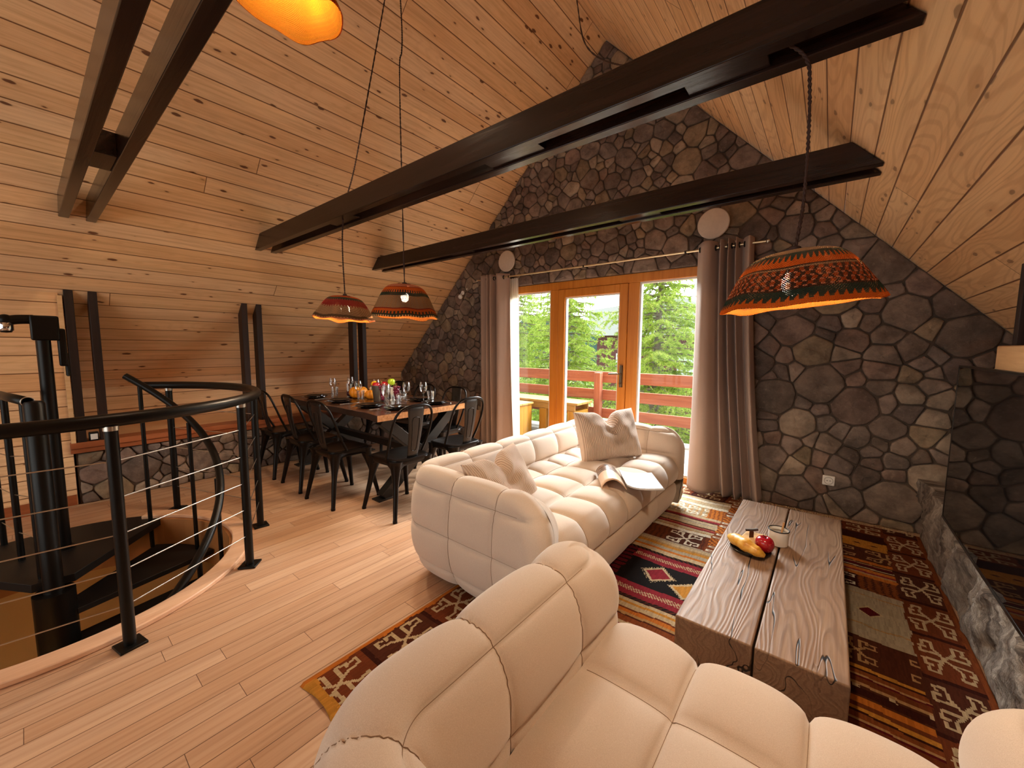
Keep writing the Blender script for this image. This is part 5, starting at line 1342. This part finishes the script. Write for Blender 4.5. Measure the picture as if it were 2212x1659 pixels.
m = MB(); m.lathe([(.030, 1.478), (.033, 1.482), (.033, 1.525), (.03, 1.53)], 24, (0, -.145, 0)); m.build('collar_ring', M_CHROME, bp, smooth=40)
m = MB(); m.lathe([(.001, 1.465), (.022, 1.468), (.028, 1.48)], 20, (0, -.145, 0)); m.build('lower_cap', M_BLACK, bp, smooth=40)
# ------------------------------------------------------------------ outside: deck, railing, benches, larches, house, hills
m = MB(); x0, x1, y0, y1 = -8.5, 1.5, GY+.225, 6.25
m.add([(x0, y0, -.05), (x1, y0, -.05), (x1, y1, -.05), (x0, y1, -.05), (x0, y0, -.2), (x1, y0, -.2), (x1, y1, -.2), (x0, y1, -.2)], [(0, 1, 2, 3), (7, 6, 5, 4), (0, 4, 5, 1), (1, 5, 6, 2), (2, 6, 7, 3), (3, 7, 4, 0)], [(p, q) for p, q in ((x0, y0), (x1, y0), (x1, y1), (x0, y1))]*2)
struct(m.build('floor_deck', M_DECK), 'pale weathered deck boards outside the glazed front')
M_RAILW = beamwood('weathered_red_timber', ['#7a4432', '#96583f', '#ab7258'], 0, .6)
M_RAILP = beamwood('weathered_red_post', ['#7a4432', '#96583f', '#ab7258'], 2, .6)
dr_ = thing('deck_railing', 'reddish timber deck railing with three wide boards outside the windows', 'railing', (-3.3, 6.05, -.05))
for z0, z1 in ((.87, 1.05), (.58, .75), (.28, .44)):
    m = MB(); m.b2((-4.6, -.03, z0), (4.4, .015, z1)); m.build('rail_board', M_RAILW, dr_, bevel=.006)
for x in (-4.3, -1.9, .33, 2.4, 4.2):
    m = MB(); m.b2((x-.055, -.14, 0), (x+.055, -.031, 1.035)); m.build('post', M_RAILP, dr_, bevel=.006)
M_YEL = beamwood('yellow_pine', ['#835816', '#986c22', '#a87e36'], 2, .5)
M_YELX = beamwood('yellow_pine_x', ['#8c6a32', '#9a7842', '#a88a56'], 0, .5)
bn = thing('deck_bench', 'yellow pine box bench with upright boards on the deck', 'bench', (-4.25, 5.03, -.05))
m = MB()
for i in range(5): m.b2((.37, -.28+i*.112, 0), (.40, -.28+i*.112+.108, .50))
m.build('front_boards', M_YEL, bn, bevel=.003)
m = MB(); m.b2((-.45, -.28, .0), (.368, .28, .50)); m.build('body', M_YEL, bn)
m = MB()
for i in range(4): m.b2((-.47, -.30+i*.151, .502), (.42, -.30+i*.151+.146, .532))
m.build('seat_boards', M_YELX, bn, bevel=.003)
bt = thing('deck_table', 'long yellow pine bench table standing along the deck railing', 'bench', (-4.3, 5.62, -.05))
m = MB()
for i in range(3): m.b2((-1.0, -.25+i*.165, .54), (1.28, -.25+i*.165+.16, .575))
m.build('top_boards', M_YELX, bt, bevel=.003)
m = MB(); m.b2((-.95, -.23, .44), (1.22, -.20, .538)); m.b2((-.95, .20, .44), (1.22, .23, .538)); m.build('apron', M_YELX, bt, bevel=.003)
for x in (-.9, .62, 1.16):
    m = MB(); m.b2((x-.07, -.24, 0), (x+.07, .20, .437)); m.build('leg', M_YEL, bt, bevel=.004)
# ground, hills, house
m = MB(); P = [[(x, y, -3.2+.0008*(x+5)**2*0) for y in np.linspace(6.3, 120, 12)] for x in np.linspace(-160, 80, 14)]; m.grid(P)
struct(m.build('ground', simple('meadow', '#6f7f45', .95, var=.35, scale=.6)), 'meadow beyond the deck')
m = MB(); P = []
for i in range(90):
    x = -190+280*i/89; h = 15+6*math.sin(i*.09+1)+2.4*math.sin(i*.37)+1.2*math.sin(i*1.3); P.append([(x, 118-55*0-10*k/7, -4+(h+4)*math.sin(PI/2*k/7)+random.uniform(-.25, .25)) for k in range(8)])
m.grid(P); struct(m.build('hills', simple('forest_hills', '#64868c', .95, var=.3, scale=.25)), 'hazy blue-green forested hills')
hs = thing('house', 'red house with a pale metal roof beyond the larches', 'house', (-6.4, 21.5, -3.2))
m = MB(); m.b2((-3.2, -2.5, 0), (3.6, 2.5, 5.3)); m.build('wall', simple('red_cladding', '#64383a', .8, var=.1, scale=3), hs)
m = MB(); m.prism([(-3.5, 5.2), (4.0, 5.2), (4.0, 5.5), (1.0, 6.9), (-3.5, 6.5)], 1, -2.9, 2.9); m.build('roof', simple('pale_roof', '#b8b8bc', .4), hs)
for x in (-1.6, 1.4):
    m = MB(); m.b2((x-.5, -2.56, 2.9), (x+.5, -2.505, 4.3)); m.build('window', simple('house_window', '#d8dfe6', .2), hs)
# larches
t = NT('larch_needles'); oi = t.n('ShaderNodeNewGeometry').outputs['Random Per Island']; 
c = t.ramp(oi, [(0, '#7f9c48'), (.5, '#acc65c'), (1, '#cfd67c')])
df = t.n('ShaderNodeBsdfDiffuse', {'Color': c}); tl = t.n('ShaderNodeBsdfTranslucent', {'Color': c}); mx = t.n('ShaderNodeMixShader', {0: .5, 1: df.outputs[0], 2: tl.outputs[0]}); t.t.links.new(mx.outputs[0], t.out.inputs[0]); M_NEED = t.m
M_BARK = simple('larch_bark', '#7d7268', .9, var=.3, scale=12)
def larch(label, x, y, h, spread, dens=1.0):
    root = thing('larch_tree', label, 'tree', (x, y, -3.2), random.uniform(0, 6), 'larch trees beyond the deck')
    m = MB(); tp = [(.05*math.sin(k*3), .04*math.cos(k*2.3), h*k) for k in np.linspace(0, 1, 14)]; m.tube(tp, [.16*(1-k)+.015 for k in np.linspace(0, 1, 14)], 9); m.build('trunk', M_BARK, root, smooth=60)
    b = MB(); vs = []; fs = []
    nb = int(135*dens)
    for i in range(nb):
        k = .12+.86*(i+random.random())/nb; z = h*k; a = i*2.399+random.gauss(0, .3); L = spread*(1-k)**.7*random.uniform(.7, 1.15)+.25
        p0 = Vector((0, 0, z)); d = Vector((math.cos(a), math.sin(a), 0)); pts = []
        for s in np.linspace(0, 1, 8): pts.append(p0+d*L*s+Vector((0, 0, L*(.06*s-.20*s*s+.10*s**4)))+Vector((random.gauss(0, .012), random.gauss(0, .012), random.gauss(0, .012))))
        b.tube(pts, [.020*(1-s)+.004 for s in np.linspace(0, 1, 8)], 5)
        sd = d.cross(Vector((0, 0, 1)))
        nt = int(22*max(.5, L))
        for t_ in range(nt):
            s = random.uniform(.12, 1.0); i0 = min(6, int(s*7)); q = pts[i0].lerp(pts[i0+1], s*7-i0); side = random.choice((-1, 1)); tl_ = random.uniform(.12, .42)*(1.1-s*.5)
            td = (sd*side*random.uniform(.4, 1)+d*random.uniform(.1, .8)+Vector((0, 0, random.uniform(-.55, .05)))).normalized()
            nn = int(tl_/.017)
            for j in range(nn):
                c = q+td*tl_*(j+.5)/nn+Vector((0, 0, -.25*tl_*((j+.5)/nn)**2))
                for _ in range(3):
                    e = Vector((random.gauss(0, 1), random.gauss(0, 1), random.gauss(0, 1))).normalized(); w = e.orthogonal().normalized()*.0075; l = .055
                    bi = len(vs); vs += [c-w, c+w, c+e*l]; fs.append((bi, bi+1, bi+2))
    b.build('branches', M_BARK, root, smooth=60)
    me = bpy.data.meshes.new('needles'); me.from_pydata([tuple(v) for v in vs], [], fs); me.materials.append(M_NEED); o = bpy.data.objects.new('needles', me); COL.objects.link(o); o.parent = root; o['kind'] = 'stuff'
larch('tall pale green larch seen through the left window', -7.3, 9.2, 7.3, 1.8, 1.3)
larch('bright green larch in the middle, seen through the glazed door', -5.4, 9.0, 7.0, 1.9, 1.3)
larch('large larch filling the right window', -3.0, 8.9, 7.6, 1.9, 1.6)
larch('larch partly behind the right curtain', -1.0, 9.4, 7.2, 1.6, .9)
larch('larch farther back, in the gap between the left and middle larches', -7.6, 11.5, 7.8, 2.0, .8)
random.seed(5)
for i, (x, y, r) in enumerate(((-5.6, 7.1, .8), (-4.3, 7.2, .75), (-3.2, 7.0, .8), (-2.2, 7.2, .8), (-1.3, 7.0, .8))):
    pass
